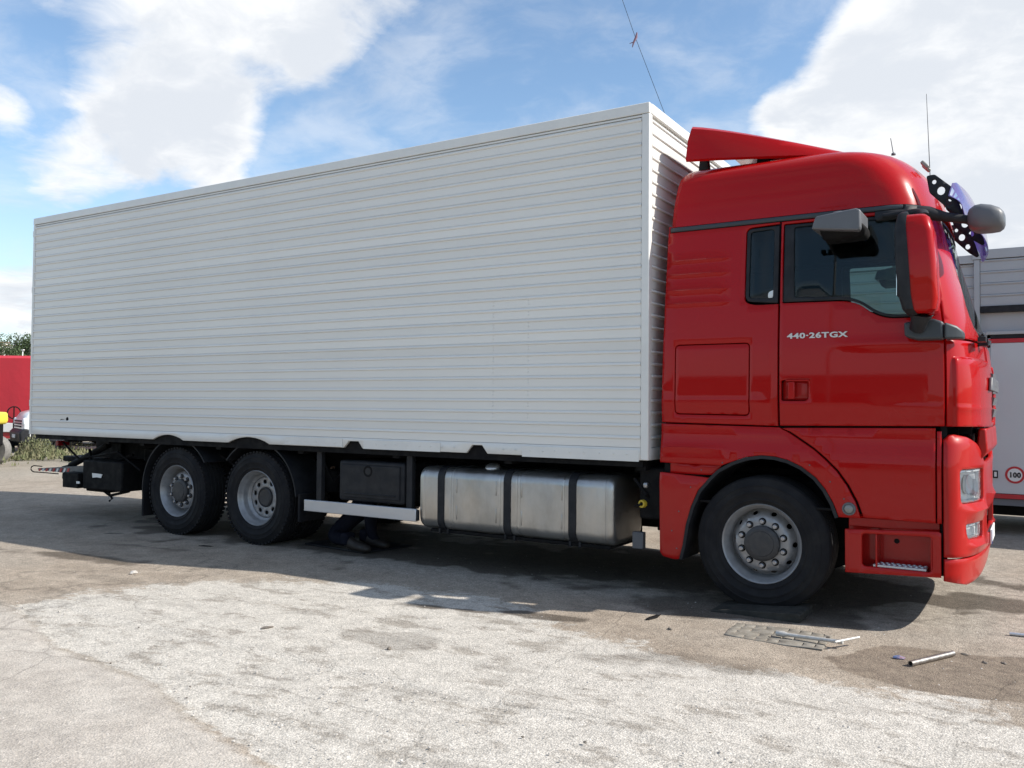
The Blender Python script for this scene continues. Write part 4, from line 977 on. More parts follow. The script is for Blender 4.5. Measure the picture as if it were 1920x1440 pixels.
# wheels
def tyre_prof(R, W, rim):
    h = W/2
    p = [(rim, -h+.035), (rim+.012, -h+.012), (rim+.04, -h), (rim+.045, -h-.006), (rim+.052, -h-.006), (rim+.055, -h-.002), (rim+.10, -h-.010), (rim+.104, -h-.013), (rim+.114, -h-.013), (rim+.118, -h-.009), (rim+.15, -h-.006), (rim+.153, -h-.009), (rim+.158, -h-.008), (rim+.160, -h-.004), (R-.05, -h+.006), (R-.018, -h+.022), (R-.006, -h+.040)]
    q = list(p)
    n = 5
    for k in range(n-1):
        c = -h+.04+(W-.08)*(k+1)/n
        q += [(R-.002, c-.011), (R-.014, c-.007), (R-.014, c+.007), (R-.002, c+.011)]
    q += [(r, -d) for r, d in p[::-1]]
    return q
def make_wheel(name, loc, W=.30, kind='steer', R=.518):
    w_ = empty(name, loc, parent=truck)
    t = MB(); t.lathe(tyre_prof(R, W, .292), (0, 0, 0), (0, 1, 0), 72); ty = t.build('tyre', RUB, w_, smooth=28)
    if kind == 'tag' or kind == 'drive':
        s_ = MB()       # sipes and shoulder blocks around the tread edge
        for k in range(60):
            a = 2*pi*k/60; c, s2 = cos(a), sin(a)
            for yy in (-W/2+.025, W/2-.025):
                s_.box(((R-.010)*c, yy, (R-.010)*s2), (.02, .03, .030), Matrix.Rotation(-a, 3, 'Y'))
        b_ = s_.build('tread_block', RUB, w_); b_['kind'] = 'stuff'
    def lathe_part(nm, prof, mat, sm=45, n=56):
        m_ = MB(); m_.lathe(prof, (0, 0, 0), (0, 1, 0), n); return m_.build(nm, mat, w_, smooth=sm)
    f = -W/2+.02
    if kind == 'drive':
        disc = -W/2+.145; rd = .225
        rim = [(.304, f+.006), (.307, f-.008), (.300, f-.014), (.292, f-.006), (.288, f+.01), (.270, f+.035), (.262, f+.05), (.262, disc-.03), (.250, disc-.015), (.236, disc-.012), (.228, disc+.0)]
        lathe_part('rim', rim, RIM)
        hr, nh, hrad, hs_ = .185, 10, .028, .033
        inn, pcd, nutsz = .115, None, None
        hubp = [(.112, disc+.02), (.108, disc-.015), (.095, disc-.025), (.090, disc-.015), (0, disc-.012)]
        hub_mat = HUBM
    else:
        disc = -W/2+(.055 if kind == 'steer' else .085); rd = .255
        rim = [(.304, f+.006), (.308, f-.008), (.302, f-.015), (.292, f-.008), (.286, f+.012), (.268, f+.032), (.264, disc+.06), (.256, disc+.09)]
        lathe_part('rim', rim, RIM)
        hubr = .128
        hubp = [(.138, disc+.01), (.134, disc-.035), (.12, disc-.045), (.098, disc-.045), (.095, disc-.050), (.03, disc-.052), (0, disc-.052)]
        hub_mat = HUBM
    # disc with hand holes, dished
    def dmap(u, v, d):
        r_ = hypot(u, v)
        if kind == 'drive': y = disc+.0+.03*sst(np.array(r_), .12, .16)*0
        else: y = disc+.085*float(sst(np.array(r_), .203, .252))
        return (u, y-d, v)
    outer = [(rd*cos(a), rd*sin(a)) for a in np.linspace(0, 2*pi, 48, endpoint=False)]
    ri = .112
    holes = [[(ri*cos(a), ri*sin(a)) for a in np.linspace(0, 2*pi, 28, endpoint=False)]]
    off = .31 if kind != 'drive' else .1
    hr = .232 if kind != 'drive' else .172; ho = (.013, .021) if kind != 'drive' else (.024, .029)
    for k in range(10):
        a = 2*pi*(k+.5)/10+off; cx, cy = hr*cos(a), hr*sin(a)
        holes.append([(cx+ho[0]*cos(b_)*cos(a)-ho[1]*sin(b_)*sin(a), cy+ho[0]*cos(b_)*sin(a)+ho[1]*sin(b_)*cos(a)) for b_ in np.linspace(0, 2*pi, 12, endpoint=False)])
    sheet('rim_disc', outer, dmap, RIM, w_, holes=holes, grid=.03, step=.02, thick=.014, rim=.002)
    lathe_part('hub', hubp, hub_mat, 40, 36)
    if kind != 'drive':
        for k in range(10):
            a = 2*pi*k/10+off; cx, cz_ = .168*cos(a), .168*sin(a)
            m_ = MB(); m_.lathe([(.026, disc+.001), (.026, disc-.004)], (cx, 0, cz_), (0, 1, 0), 16)
            m_.lathe([(.0175, disc-.001), (.0175, disc-.034), (.013, disc-.038), (0, disc-.038)], (cx, 0, cz_), (0, 1, 0), 6 if kind == 'tag' else 14)
            nt = m_.build('wheel_nut', NUT, w_, smooth=30)
            m_ = MB(); m_.lathe([(.028, disc+.001), (.028, disc-.0035), (.019, disc-.0035)], (cx, 0, cz_), (0, 1, 0), 16); m_.build('nut_ring', CHAS, w_)
    # backing drum
    m_ = MB(); m_.lathe([(.0, .02), (.20, .02), (.24, .12), (.24, W/2-.01)], (0, 0, 0), (0, 1, 0), 32); m_.build('brake_drum', CHAS, w_)
    m_ = MB(); m_.lathe([(.255, disc+.09), (.262, .03), (.285, W/2-.03), (.300, W/2-.01)], (0, 0, 0), (0, 1, 0), 48); m_.build('rim_barrel', RIM, w_, smooth=45)
    return w_
w1 = make_wheel('steer_wheel', (-.012, -1.205+.17, .513), .34, 'steer')
w3 = make_wheel('tag_wheel', (-6.93, -1.205+.17, .513), .34, 'tag')
w2 = make_wheel('drive_wheel', (-5.57, -1.205+.15, .513), .30, 'drive')
w2b = make_wheel('inner_drive_wheel', (-5.57, -1.205+.15+.33, .513), .30, 'drive')
def copy_flip(w_, y):
    c = w_.copy(); C.objects.link(c); c.location.y = y; c.rotation_euler = (0, 0, pi)
    for ch in w_.children: d = ch.copy(); C.objects.link(d); d.parent = c
for w_, y in ((w1, 1.035), (w3, 1.035), (w2, 1.055)): copy_flip(w_, y)
# rear mudguards
def guard(cx, R, a0, a1, tail=None):
    rr = []
    for a in np.linspace(radians(a0), radians(a1), 20):
        x, z = cx+R*cos(a), .513+R*sin(a); x2, z2 = cx+(R-.015)*cos(a), .513+(R-.015)*sin(a)
        rr.append([(x, -1.215, z), (x, -.78, z), (x2, -.78, z2), (x2, -1.215, z2)])
    m_ = MB(); m_.loft(rr); return m_.build('mudguard', BLK, truck, smooth=40)
guard(-6.93, .63, 35, 185); guard(-5.57, .63, 5, 140)
q = MB(); q.span((-7.58, -1.20, .17), (-7.55, -.80, .56)); q.build('mud_flap', RUB, truck, bevel=.006)
q = MB(); q.span((-4.93, -1.20, .30), (-4.90, -.82, .60)); q.build('mud_flap', RUB, truck, bevel=.006)

# rear under-run: folded tail lift, beam and lamps
q = MB(); q.span((-9.35, -1.15, .42), (-9.0, 1.15, .62)); q.span((-9.30, -.5, .45), (-9.05, -.3, 1.05)); q.span((-9.30, .3, .45), (-9.05, .5, 1.05)); q.build('under_run_beam', CHAS, truck, bevel=.01)
q = MB(); q.loft([[(-10.2, -1.0, .605), (-10.2, .95, .605), (-10.2, .95, .625), (-10.2, -1.0, .625)], [(-9.4, -1.0, .585), (-9.4, .95, .585), (-9.4, .95, .68), (-9.4, -1.0, .68)], [(-9.0, -1.0, .56), (-9.0, .95, .56), (-9.0, .95, .71), (-9.0, -1.0, .71)]]); lift = q.build('tail_lift_platform', principled('worn_grey_steel', (.12, .12, .12), .55, .3, noise=(6, .6, (.20, .19, .18))), truck)
REDM = principled('marking_red', (.45, .03, .03), .5)
for k in range(9):
    x = -10.18+k*.085
    q = MB(); q.prism([(x, .588+k*.001), (x+.04, .588+k*.001), (x+.07, .625+k*.004), (x+.03, .625+k*.004)], -1.006, -1.0005); q.build('red_chevron', REDM if k % 2 == 0 else WHT, lift)
q = MB(); q.tube([(-10.1, -1.0, .655)]+[(-10.24-.10*sin(a), -1.0-.02, .615+.045*cos(a)) for a in np.linspace(.2, 2.9, 8)]+[(-10.15, -1.0, .57), (-9.7, -1.0, .57)], .008, 6); q.build('cable_loop', CHAS, truck)
q = MB(); q.span((-9.65, -.98, .50), (-9.0, -.55, .585)); q.span((-9.35, -.99, .45), (-8.9, -.60, .52)); q.span((-9.1, -.97, .37), (-8.6, -.7, .46)); q.build('lift_arm', CHAS, truck, bevel=.012)
q = MB(); q.span((-10.6, -.4, .68), (-9.6, .5, .76)); q.span((-10.1, -.2, .8), (-9.5, .3, 1.05)); q.build('lift_housing', CHAS, truck, bevel=.012)
q = MB(); q.tube([(-8.75, -.98, .42), (-8.55, -.98, .34), (-8.15, -.98, .42)], .018); q.tube([(-8.62, -.98, .42), (-8.5, -.98, .30), (-8.56, -.98, .27)], .014); q.build('support_leg', CHAS, truck)
q = MB(); q.span((-8.95, -1.12, .42), (-8.1, -.75, .80)); q.build('battery_case', CHAS, truck, bevel=.02)
q = MB(); q.prism([(-8.72, .635), (-8.50, .63), (-8.53, .58), (-8.62, .585), (-8.71, .575)], -1.130, -1.124); q.build('case_label', WHT, truck)
q = MB(); q.span((-9.02, -1.158, .485), (-8.95, -1.15, .515)); q.build('small_label', WHT, truck)
q = MB(); q.tube([(-9.6, -1.0, 1.0), (-9.2, -1.02, .80), (-8.9, -1.0, .84), (-8.3, -1.05, .92), (-7.9, -1.0, .70)], .014); q.tube([(-9.3, -.8, .9), (-9.0, -.95, .66), (-8.2, -.9, .88)], .02); q.build('hydraulic_hose', CHAS, truck)
q = MB(); q.tube([(-9.9, -.7, .66), (-9.0, -.72, .98)], .045, 12); q.tube([(-10.1, -.7, .62), (-9.9, -.7, .66)], .022, 10); q.build('lift_ram', CHAS, truck, smooth=50)
q = MB(); q.span((-9.70, -1.05, .96), (-9.64, -.88, 1.03)); q.build('rear_lamp', principled('lamp_red', (.25, .01, .015), .3), truck, bevel=.008)
for hp in ([(-6.4, -1.0, .95), (-6.2, -.9, .80), (-5.9, -.8, .95)], [(-4.9, -.9, 1.0), (-4.7, -.9, .72), (-4.5, -.8, .95)], [(-1.1, -1.1, .95), (-.98, -1.14, .83), (-.9, -1.0, .66), (-1.0, -.8, .5)]): q = MB(); q.tube(hp, .014); q.build('brake_hose', CHAS, truck)
q = MB(); q.span((-8.4, -.6, .65), (-7.7, -.2, .95)); q.lathe([(.13, -.5), (.13, .5)], (-8.0, .2, .72), (1, 0, 0), 16); q.build('air_tank', CHAS, truck, bevel=.02)

# ------------------------------------------------------------------ parked trailer on the right
GREYP = principled('grey_siding', (.40, .41, .42), .42, noise=(2.5, .35, (.33, .34, .35)), bump=(2, .2, .02))
PANW = principled('pale_panel', (.52, .53, .55), .35, 0, .3, noise=(1.2, .3, (.47, .48, .50)), bump=(.9, .15, .03))
TRED = principled('stripe_red', (.48, .02, .03), .4)
tr_ = thing('parked_trailer', 'tall grey-sided trailer with red stripes and a round 100 sticker, parked behind the cab', 'trailer', (0, 0, 0))
Y0 = 4.5
def tb(name, a, b, mat, parent=tr_, bevel=.004): q = MB(); q.span(a, b); return q.build(name, mat, parent, bevel=bevel)
tb('body_core', (-5.9, Y0+.06, .55), (6.9, Y0+2.5, 3.50), GREYP)
def siding(x0, x1, z0, z1, n, yf, mat=GREYP):
    h = (z1-z0)/n
    for k in range(n):
        z = z0+k*h; hh = h
        q = MB(); pr_ = [(0, .0), (0, hh-.034), (.010, hh-.030), (.016, hh-.018), (.010, hh-.006), (-.004, hh-.003), (-.02, hh-.003), (-.02, 0)]
        q.loft([[(x0, yf-o, z+zz) for o, zz in pr_], [(x1, yf-o, z+zz) for o, zz in pr_]]); q.build('side_plank', mat, tr_, smooth=30)
siding(-5.9, 1.12, .62, 3.42, 20, Y0+.04)
siding(1.19, 6.9, 2.87, 3.46, 4, Y0)
tb('top_rail', (-5.9, Y0+.0, 3.425), (1.12, Y0+.08, 3.53), GREYP)
tb('top_rail', (1.10, Y0-.02, 3.465), (6.9, Y0+.06, 3.585), GREYP)
tb('corner_post', (1.12, Y0-.012, 2.46), (1.185, Y0+.06, 3.46), GREYP)
tb('corner_post', (1.20, Y0+.0, .50), (1.30, Y0+.06, 2.54), GREYP)
q = MB(); q.prism([(Y0+.0, 2.868), (Y0+.30, 2.80), (Y0+.30, 2.77), (Y0-.02, 2.79), (Y0-.02, 2.868)], 1.19, 6.9, 'x'); q.build('hatch_sill', BLK, tr_)
tb('open_bay', (1.19, Y0+.30, 2.5), (6.9, Y0+.34, 2.8), CHAS)
tb('bay_shelf', (1.25, Y0+.0, 2.455), (6.9, Y0+.30, 2.515), BLK)
tb('shelf_edge', (1.25, Y0-.012, 2.505), (6.9, Y0+.05, 2.545), GREYP)
tb('red_stripe', (1.25, Y0-.008, 2.40), (6.9, Y0+.02, 2.452), TRED)
for k in range(4): tb('side_panel', (1.30+k*1.42, Y0-.002, .52), (1.30+k*1.42+1.414, Y0+.05, 2.398), PANW)
tb('red_stripe', (1.22, Y0-.008, .458), (6.9, Y0+.02, .515), TRED)
tb('skirt_rail', (1.22, Y0+.02, .37), (6.9, Y0+.10, .455), principled('skirt_grey', (.14, .15, .17), .5))
tb('chassis_beam', (-5.6, Y0+.35, .22), (6.8, Y0+.55, .50), CHAS)
tb('chassis_beam', (-5.6, Y0+1.9, .22), (6.8, Y0+2.1, .50), CHAS)
for x in (-3.8, -2.6, 4.6): 
    w_ = empty('wheel', (x, Y0+.30, .42), parent=tr_)
    t_ = MB(); t_.lathe([(.2, -.12), (.40, -.14), (.42, -.10), (.42, .10), (.40, .14), (.2, .12)], (0, 0, 0), (0, 1, 0), 32); t_.build('tyre', RUB, w_, smooth=40)
    t_ = MB(); t_.lathe([(.21, -.12), (.19, -.06), (.08, -.05), (0, -.07)], (0, 0, 0), (0, 1, 0), 32); t_.build('rim', RIM, w_, smooth=40)
# speed sticker
stc = MB(); stc.lathe([(0, .0), (.098, .0), (.098, .002), (0, .002)], (1.555, Y0-.003, .757), (0, -1, 0), 40); sticker = stc.build('speed_sticker', WHT, tr_)
rg = MB(); rg.lathe([(.080, .0022), (.106, .0022), (.106, .0), (.080, .0)], (1.555, Y0-.004, .757), (0, -1, 0), 40); rg.build('sticker_ring', TRED, sticker)
text_part('speed_number', '100', .088, (1.555, Y0-.0085, .727), (radians(90), 0, 0), CHAS, sticker, .001, .92, .003, 'CENTER')
q = MB(); q.box((1.345, Y0-.008, .757), (.055, .012, .095)); mlp = q.build('side_lamp', BLK, tr_, bevel=.004)
q = MB(); q.box((1.345, Y0-.0155, .757), (.028, .006, .06)); q.build('lamp_glass', WHT, mlp)

# ------------------------------------------------------------------ things behind the truck on the left
TARP = principled('red_tarpaulin', (.50, .022, .035), .5, noise=(1.2, .3, (.46, .03, .04)), bump=(.7, .5, .08))
rt = thing('red_lorry', 'big red curtain-sided lorry body with a white lower edge behind the white van', 'lorry', (-30.2, 9.9, 0), radians(33))
def lb(name, a, b, mat, parent, bevel=.02): q = MB(); q.span(a, b); return q.build(name, mat, parent, bevel=bevel)
N = 26; rr = []
for i in range(N+1):
    x = -7+11*i/N; w_ = .02*sin(i*1.7); rr.append([(x, -1.25+w_, .82), (x, -1.27+w_*1.5, 1.8), (x, -1.25+w_, 3.12), (x, -1.05, 3.22), (x, 1.05, 3.22), (x, 1.25, 3.12), (x, 1.25, .82)])
q = MB(); q.loft(rr); q.build('curtain', TARP, rt, smooth=30)
lb('lower_board', (-7, -1.26, .48), (4, 1.26, .81), WHT, rt)
lb('side_skirt', (-6, -1.20, .25), (3.4, 1.2, .47), principled('skirt_red', (.38, .03, .03), .5), rt)
text_part('curtain_letter', 'A', .9, (-2.05, -1.30, 2.35), (radians(90), 0, 0), WHT, rt, .004, 1., .01)
for x in (-5.5, -4.2, 2.2):
    for y in (-1.05, 1.05):
        w_ = empty('wheel', (x, y, .45), parent=rt)
        t_ = MB(); t_.lathe([(.22, -.12), (.42, -.14), (.45, -.10), (.45, .10), (.42, .14), (.22, .12)], (0, 0, 0), (0, 1, 0), 28); t_.build('tyre', RUB, w_, smooth=40)
        t_ = MB(); t_.lathe([(.23, -.12), (.2, -.05), (0, -.05)], (0, 0, 0), (0, 1, 0), 28); t_.build('rim', RIM, w_, smooth=40)

van = thing('white_van', 'white van with black bumper and barred grille behind the cargo box', 'van', (-25.02, 7.95, 0), radians(-110))
VW = principled('van_white', (.75, .75, .74), .3, 0, .5)
# local +x is the front
sec = []
for (x, zt, zr, w_) in [(1.02, .92, .60, .78), (.99, 1.06, .55, .90), (.85, 1.24, .50, .95), (.30, 1.40, .45, .97), (-.25, 1.98, .40, .95), (-.7, 2.30, .40, .93), (-3.9, 2.34, .42, .93)]:
    sec.append([(x, -w_, zr), (x, -w_, zt*.72), (x, -w_*.93, zt-.07), (x, -w_*.8, zt), (x, w_*.8, zt), (x, w_*.93, zt-.07), (x, w_, zt*.72), (x, w_, zr)])
q = MB(); q.loft(sec); q.build('van_body', VW, van, smooth=40)
q = MB(); q.span((-3.85, -.975, .33), (.82, .975, .72)); q.build('side_cladding', BLK, van, bevel=.03)
q = MB(); q.prism([(.95, .30), (1.10, .30), (1.13, .62), (1.02, .74), (.80, .74), (.80, .30)], -.95, .95); q.build('bumper', BLK, van, bevel=.05, seg=3)
for k in range(3): q = MB(); q.box((1.02+.02*(2-k)/2, 0, .80+k*.085), (.05, 1.15, .045)); q.build('grille_bar', BLK, van, bevel=.01)
q = MB(); q.box((1.14, 0, .50), (.02, .52, .11)); q.build('number_plate', WHT, van, bevel=.005)
for y in (-.76, .76): q = MB(); superbox(q, (.95, y, .95), (.16, .26, .24), .5); q.build('headlight', REFL, van, smooth=60)
q = MB(); q.loft([[(.31, -.82, 1.42), (.31, .82, 1.42), (-.22, .76, 1.98), (-.22, -.76, 1.98)], [(.33, -.82, 1.42), (.33, .82, 1.42), (-.20, .76, 1.98), (-.20, -.76, 1.98)]]); q.build('windscreen', CHAS, van)
for x in (.35, -3.1):
    for y in (-.86, .86):
        w_ = empty('wheel', (x, y, .34), parent=van); t_ = MB(); t_.lathe([(.19, -.09), (.32, -.10), (.34, -.07), (.34, .07), (.32, .10), (.19, .09)], (0, 0, 0), (0, 1, 0), 24); t_.build('tyre', RUB, w_, smooth=40)
        t_ = MB(); t_.lathe([(.20, -.09), (.18, -.05), (0, -.06)], (0, 0, 0), (0, 1, 0), 24); t_.build('rim', RIM, w_, smooth=40)
for y in (-1.06, 1.06): q = MB(); superbox(q, (.10, y, 1.50), (.12, .20, .28), .5); q.build('wing_mirror', BLK, van, smooth=60)

YEL = principled('machine_yellow', (.62, .50, .05), .45)
fk = thing('yellow_forklift', 'yellow forklift with a dusty grey wheel at the left edge of the photo', 'forklift', (-20.22, 3.21, 0), radians(31))
q = MB(); q.loft([[(-1.3, -.5, 1.0), (.42, -.5, 1.0), (.46, -.5, 1.1), (.44, -.5, 1.30), (-.2, -.5, 1.33), (-1.3, -.5, 1.22)], [(-1.3, .5, 1.0), (.42, .5, 1.0), (.46, .5, 1.1), (.44, .5, 1.30), (-.2, .5, 1.33), (-1.3, .5, 1.22)]]); q.build('counterweight', YEL, fk, bevel=.05, seg=3)
lb('chassis', (-1.6, -.42, .48), (.38, .42, 1.005), CHAS, fk)
for x in (.12, -1.35):
    for y in (-.52, .52):
        w_ = empty('wheel', (x, y, .36), parent=fk); t_ = MB(); t_.lathe([(.16, -.11), (.33, -.13), (.36, -.09), (.36, .09), (.33, .13), (.16, .11)], (0, 0, 0), (0, 1, 0), 32); t_.build('tyre', principled('dusty_tyre', (.20, .19, .175), .9, noise=(12, .6, (.10, .095, .09))), w_, smooth=40)
        t_ = MB(); t_.lathe([(.17, -.11), (.14, -.05), (0, -.06)], (0, 0, 0), (0, 1, 0), 32); t_.build('rim', RIM, w_, smooth=40)
q = MB()
for (x, y) in ((-.1, -.45), (-.1, .45), (-1.25, -.45), (-1.25, .45)): q.tube([(x-.7, y, 1.1), (x-.75, y, 2.1)], .03)
q.build('overhead_guard', CHAS, fk)
lb('mast', (-2.15, -.4, .1), (-2.0, .4, 2.1), CHAS, fk)
q = MB(); q.span((-3.2, -.35, .12), (-2.1, -.25, .17)); q.span((-3.2, .25, .12), (-2.1, .35, .17)); q.build('fork', CHAS, fk)

pj = thing('pallet_truck', 'pallet truck with a black loop handle standing by the red lorry', 'pallet truck', (-27.3, 7.9, 0), radians(-25))
q = MB(); q.tube([(0, 0, .25), (-.04, 0, .7), (-.06, 0, 1.0)], .028)
cc_ = Vector((-.07, 0, 1.2)); q.tube([cc_+Vector((0, .19*cos(a), .20*sin(a))) for a in np.linspace(0, 2*pi, 25)], .02, 8, False); q.tube([(-.06, 0, 1.0), (-.07, 0, 1.38)], .02); q.build('handle', CHAS, pj, smooth=50)
q = MB(); q.lathe([(.09, -.04), (.09, .04)], (0, .0, .09), (0, 1, 0), 16); q.span((-.1, -.15, .1), (.1, .15, .32)); q.build('pump_unit', CHAS, pj)
q = MB(); q.span((.1, -.27, .06), (1.2, -.11, .12)); q.span((.1, .11, .06), (1.2, .27, .12)); q.build('fork', CHAS, pj)

# rough weeds at the edge of the yard
LEAF = principled('weed_green', (.10, .115, .045), .7, noise=(3, .8, (.24, .21, .13)))
LEAFD = principled('tree_green', (.035, .06, .018), .8, noise=(.5, .7, (.06, .09, .03)))
def clump(name, cx, cy, r_, h, n, mat, label, cat, seed, kind=None, group=None, lw=.05):
    r = np.random.default_rng(seed); V = []; F = []
    for k in range(n):
        a = r.uniform(0, 6.28); d = r_*sqrt(r.random()); z = h*(1-(d/r_)**1.6*.7)*r.random()
        x, y = d*cos(a), d*sin(a)*.8; s = lw*r.uniform(.5, 1.4); t = r.uniform(0, 6.28); ti = r.uniform(-.7, 1.2)
        e = np.array([cos(t), sin(t), 0]); u = np.array([-sin(t)*sin(ti), cos(t)*sin(ti), cos(ti)]); c = np.array([x, y, z])
        b = len(V); V += [c-e*s*.35, c+e*s*.35, c+u*s*1.5]; F.append((b, b+1, b+2))
    me = bpy.data.meshes.new(name); me.from_pydata([tuple(v) for v in V], [], F); me.update()
    o = link_mesh(name, me, mat); o.location = (cx, cy, 0); return tag(o, label, cat, group, kind)
q_ = []
r = np.random.default_rng(5); V = []; F = []
for k in range(15000):
    t = r.random(); x = -19.5-9*r.random()+r.normal()*.3; y = 3.9+(-x-19.5)*.52+r.normal()*1.0-.2
    pt = vnoise(np.array([x*.9+90]), np.array([y*.9+90]), 77, 3)[0]
    if pt < .50: continue
    h = (.06+.40*max(0, pt-.50)*2.2)*r.random(); s = .09*r.uniform(.5, 1.3); a = r.uniform(0, 6.28); ti = r.uniform(-.5, .5)
    e = np.array([cos(a), sin(a), 0])*s*.3; c = np.array([x, y, h]); u = np.array([ti*cos(a+1.5), ti*sin(a+1.5), 1.])*s
    b = len(V); V += [c-e, c+e, c+u]; F.append((b, b+1, b+2))
me = bpy.data.meshes.new('weeds'); me.from_pydata([tuple(v) for v in V], [], F); me.update()
tag(link_mesh('weeds', me, LEAF), 'low scruffy weeds growing along the far edge of the yard', 'weeds', kind='stuff')
clump('weed_bush', -22.4, 5.9, .55, .75, 1300, LEAF, 'larger green weed bush in front of the white van bumper', 'bush', 11)
clump('weed_bush', -23.9, 5.45, .6, .42, 900, LEAF, 'low green weed bush left of the white van', 'bush', 12)

# ------------------------------------------------------------------ hills, houses and trees on the skyline
xs = np.linspace(0, 2*pi, 241); rs = [300, 322, 345, 370, 400, 440]
V = []; F = []
for i, a in enumerate(xs[:-1]):
    px_ = vnoise(np.array([a*4+5]), np.array([3.3]), 51, 4)[0]
    top = 15+10*px_
    for j, rd_ in enumerate(rs):
        k = [0, .35, .75, 1, 1.05, .9][j]; V.append((rd_*sin(a), rd_*cos(a), -1.5+top*k+(vnoise(np.array([a*30.]), np.array([j*1.3]), 52, 3)[0]-.5)*2.5*k))
n = len(rs); m_ = len(xs)-1
for i in range(m_):
    for j in range(n-1): F.append((i*n+j, ((i+1) % m_)*n+j, ((i+1) % m_)*n+j+1, i*n+j+1))
me = bpy.data.meshes.new('hills'); me.from_pydata(V, [], F); me.update(); me.polygons.foreach_set('use_smooth', [True]*len(me.polygons))
tag(link_mesh('hills', me, principled('hillside', (.12, .14, .06), .95, noise=(.05, .8, (.24, .21, .14)))), kind='structure')
def polar(px, dist):
    a = YAW+math.atan((px-960)/FPX); return CAM.x+sin(a)*dist, CAM.y+cos(a)*dist, a
def far_house(px, dist, w_, h_, z, label, flat=True):
    x, y, a = polar(px, dist); t = thing('hill_house', label, 'house', (x, y, z), -a, None)
    q = MB(); q.span((-w_/2, 0, -3), (w_/2, 8, h_)); q.build('wall', principled('house_white', (.72, .70, .66), .8) if 'house_white' not in MATS else MATS['house_white'], t)
    q = MB(); q.span((-w_/2-.2, -.2, h_), (w_/2+.2, 8.2, h_+.25)); q.build('roof', principled('house_roof', (.42, .25, .18), .8) if 'house_roof' not in MATS else MATS['house_roof'], t)
    q = MB()
    for k in range(int(w_/2.2)): q.span((-w_/2+.7+k*2.2, -.05, 1.0), (-w_/2+1.6+k*2.2, .05, 2.2))
    q.build('window', CHAS, t)
far_house(21, 280, 5.0, 3.2, 14.2, 'white house on the hill above the red lorry, leftmost of the group')
far_house(36, 285, 4.0, 2.2, 14.4, 'low white house on the hill, right of the larger white house')
far_house(6, 300, 3.0, 3.4, 16.0, 'small white house on the hill at the very left edge of the photo')
def tree(px, dist, z, h, w_, label, seed):
    x, y, a = polar(px, dist); t = thing('hill_tree', label, 'tree', (x, y, z), 0, 'trees on the far hill')
    q = MB(); q.tube([(0, 0, -2), (.1, 0, h*.3), (.0, .1, h*.6)], [.35, .25, .12], 7); q.build('trunk', STOND, t)
    r = np.random.default_rng(seed); V = []; F = []
    lobes = [(r.normal(size=3)*(w_*.28, w_*.28, h*.16)+(0, 0, h*.62), w_*r.uniform(.22, .36)) for _ in range(7)]
    for k in range(1100):
        c, rad = lobes[r.integers(7)]; d = r.normal(size=3); d /= np.linalg.norm(d); p_ = c+d*rad*(.6+.45*r.random()); s = .38*r.uniform(.6, 1.4)
        e = r.normal(size=3); e /= np.linalg.norm(e); f_ = np.cross(e, d); b = len(V); V += [p_-e*s*.5, p_+e*s*.5, p_+f_*s]; F.append((b, b+1, b+2))
    me = bpy.data.meshes.new('crown'); me.from_pydata([tuple(v) for v in V], [], F); me.update(); link_mesh('crown', me, LEAFD, t)
lab_t = {6: 'dark green tree on the hill, first of the row behind the box edge', 7: 'dark green tree on the hill just outside the left edge', 8: 'dark green tree on the hill, farthest right of the row', 1: 'low round tree on the hill left of the bigger white house', 2: 'low wide tree in front of the white hill houses', 4: 'dark tree on the hill behind the thin lamp post', 0: 'round green tree on the hill beside the far left houses', 5: 'dark bushy tree on the hill touching the box corner', 3: 'small dark tree on the hill just right of the white houses'}
for i, (px, d_, z, h, w_) in enumerate([(2, 260, 11.0, 7, 8), (13, 250, 10.5, 5, 6), (28, 255, 10.2, 4.2, 7), (40, 262, 12.2, 5.4, 5), (47, 266, 12.0, 6.0, 6), (54, 258, 12.4, 6.2, 6), (62, 262, 13, 6.6, 7), (-12, 262, 12, 7, 8), (75, 262, 13, 6.6, 7)]):
    tree(px, d_, z, h, w_, lab_t.get(i, 'dark green tree in the row on the far hill'), 100+i)
x, y, a = polar(41, 120); lp = thing('lamp_post', 'thin white lamp post in front of the far hill', 'lamp post', (x, y, 0))
q = MB(); q.tube([(0, 0, 0), (0, 0, 7.9)], [.09, .06], 8); q.build('pole', WHT, lp); q = MB(); q.box((.0, 0, 7.9), (.5, .2, .1)); q.build('lamp_head', WHT, lp)

# floodlight mast behind the photographer, mirrored in the side window
fm = thing('floodlight_mast', 'tall floodlight mast mirrored in the cab door window', 'floodlight mast', (-5.9, -33, 0))
q = MB(); q.tube([(0, 0, 0), (0, 0, 14.7)], [.08, .055], 10); q.build('pole', RIM, fm, smooth=50)
q = MB(); q.tube([(-.55, 0, 14.5), (.55, 0, 14.5)], .05); q.build('crossbar', CHAS, fm)
for x in (-.5, -.2, .2, .5): q = MB(); q.box((x, .1, 14.6), (.2, .14, .16), Matrix.Rotation(radians(-30), 3, 'X')); q.build('floodlight', CHAS, fm, bevel=.03)

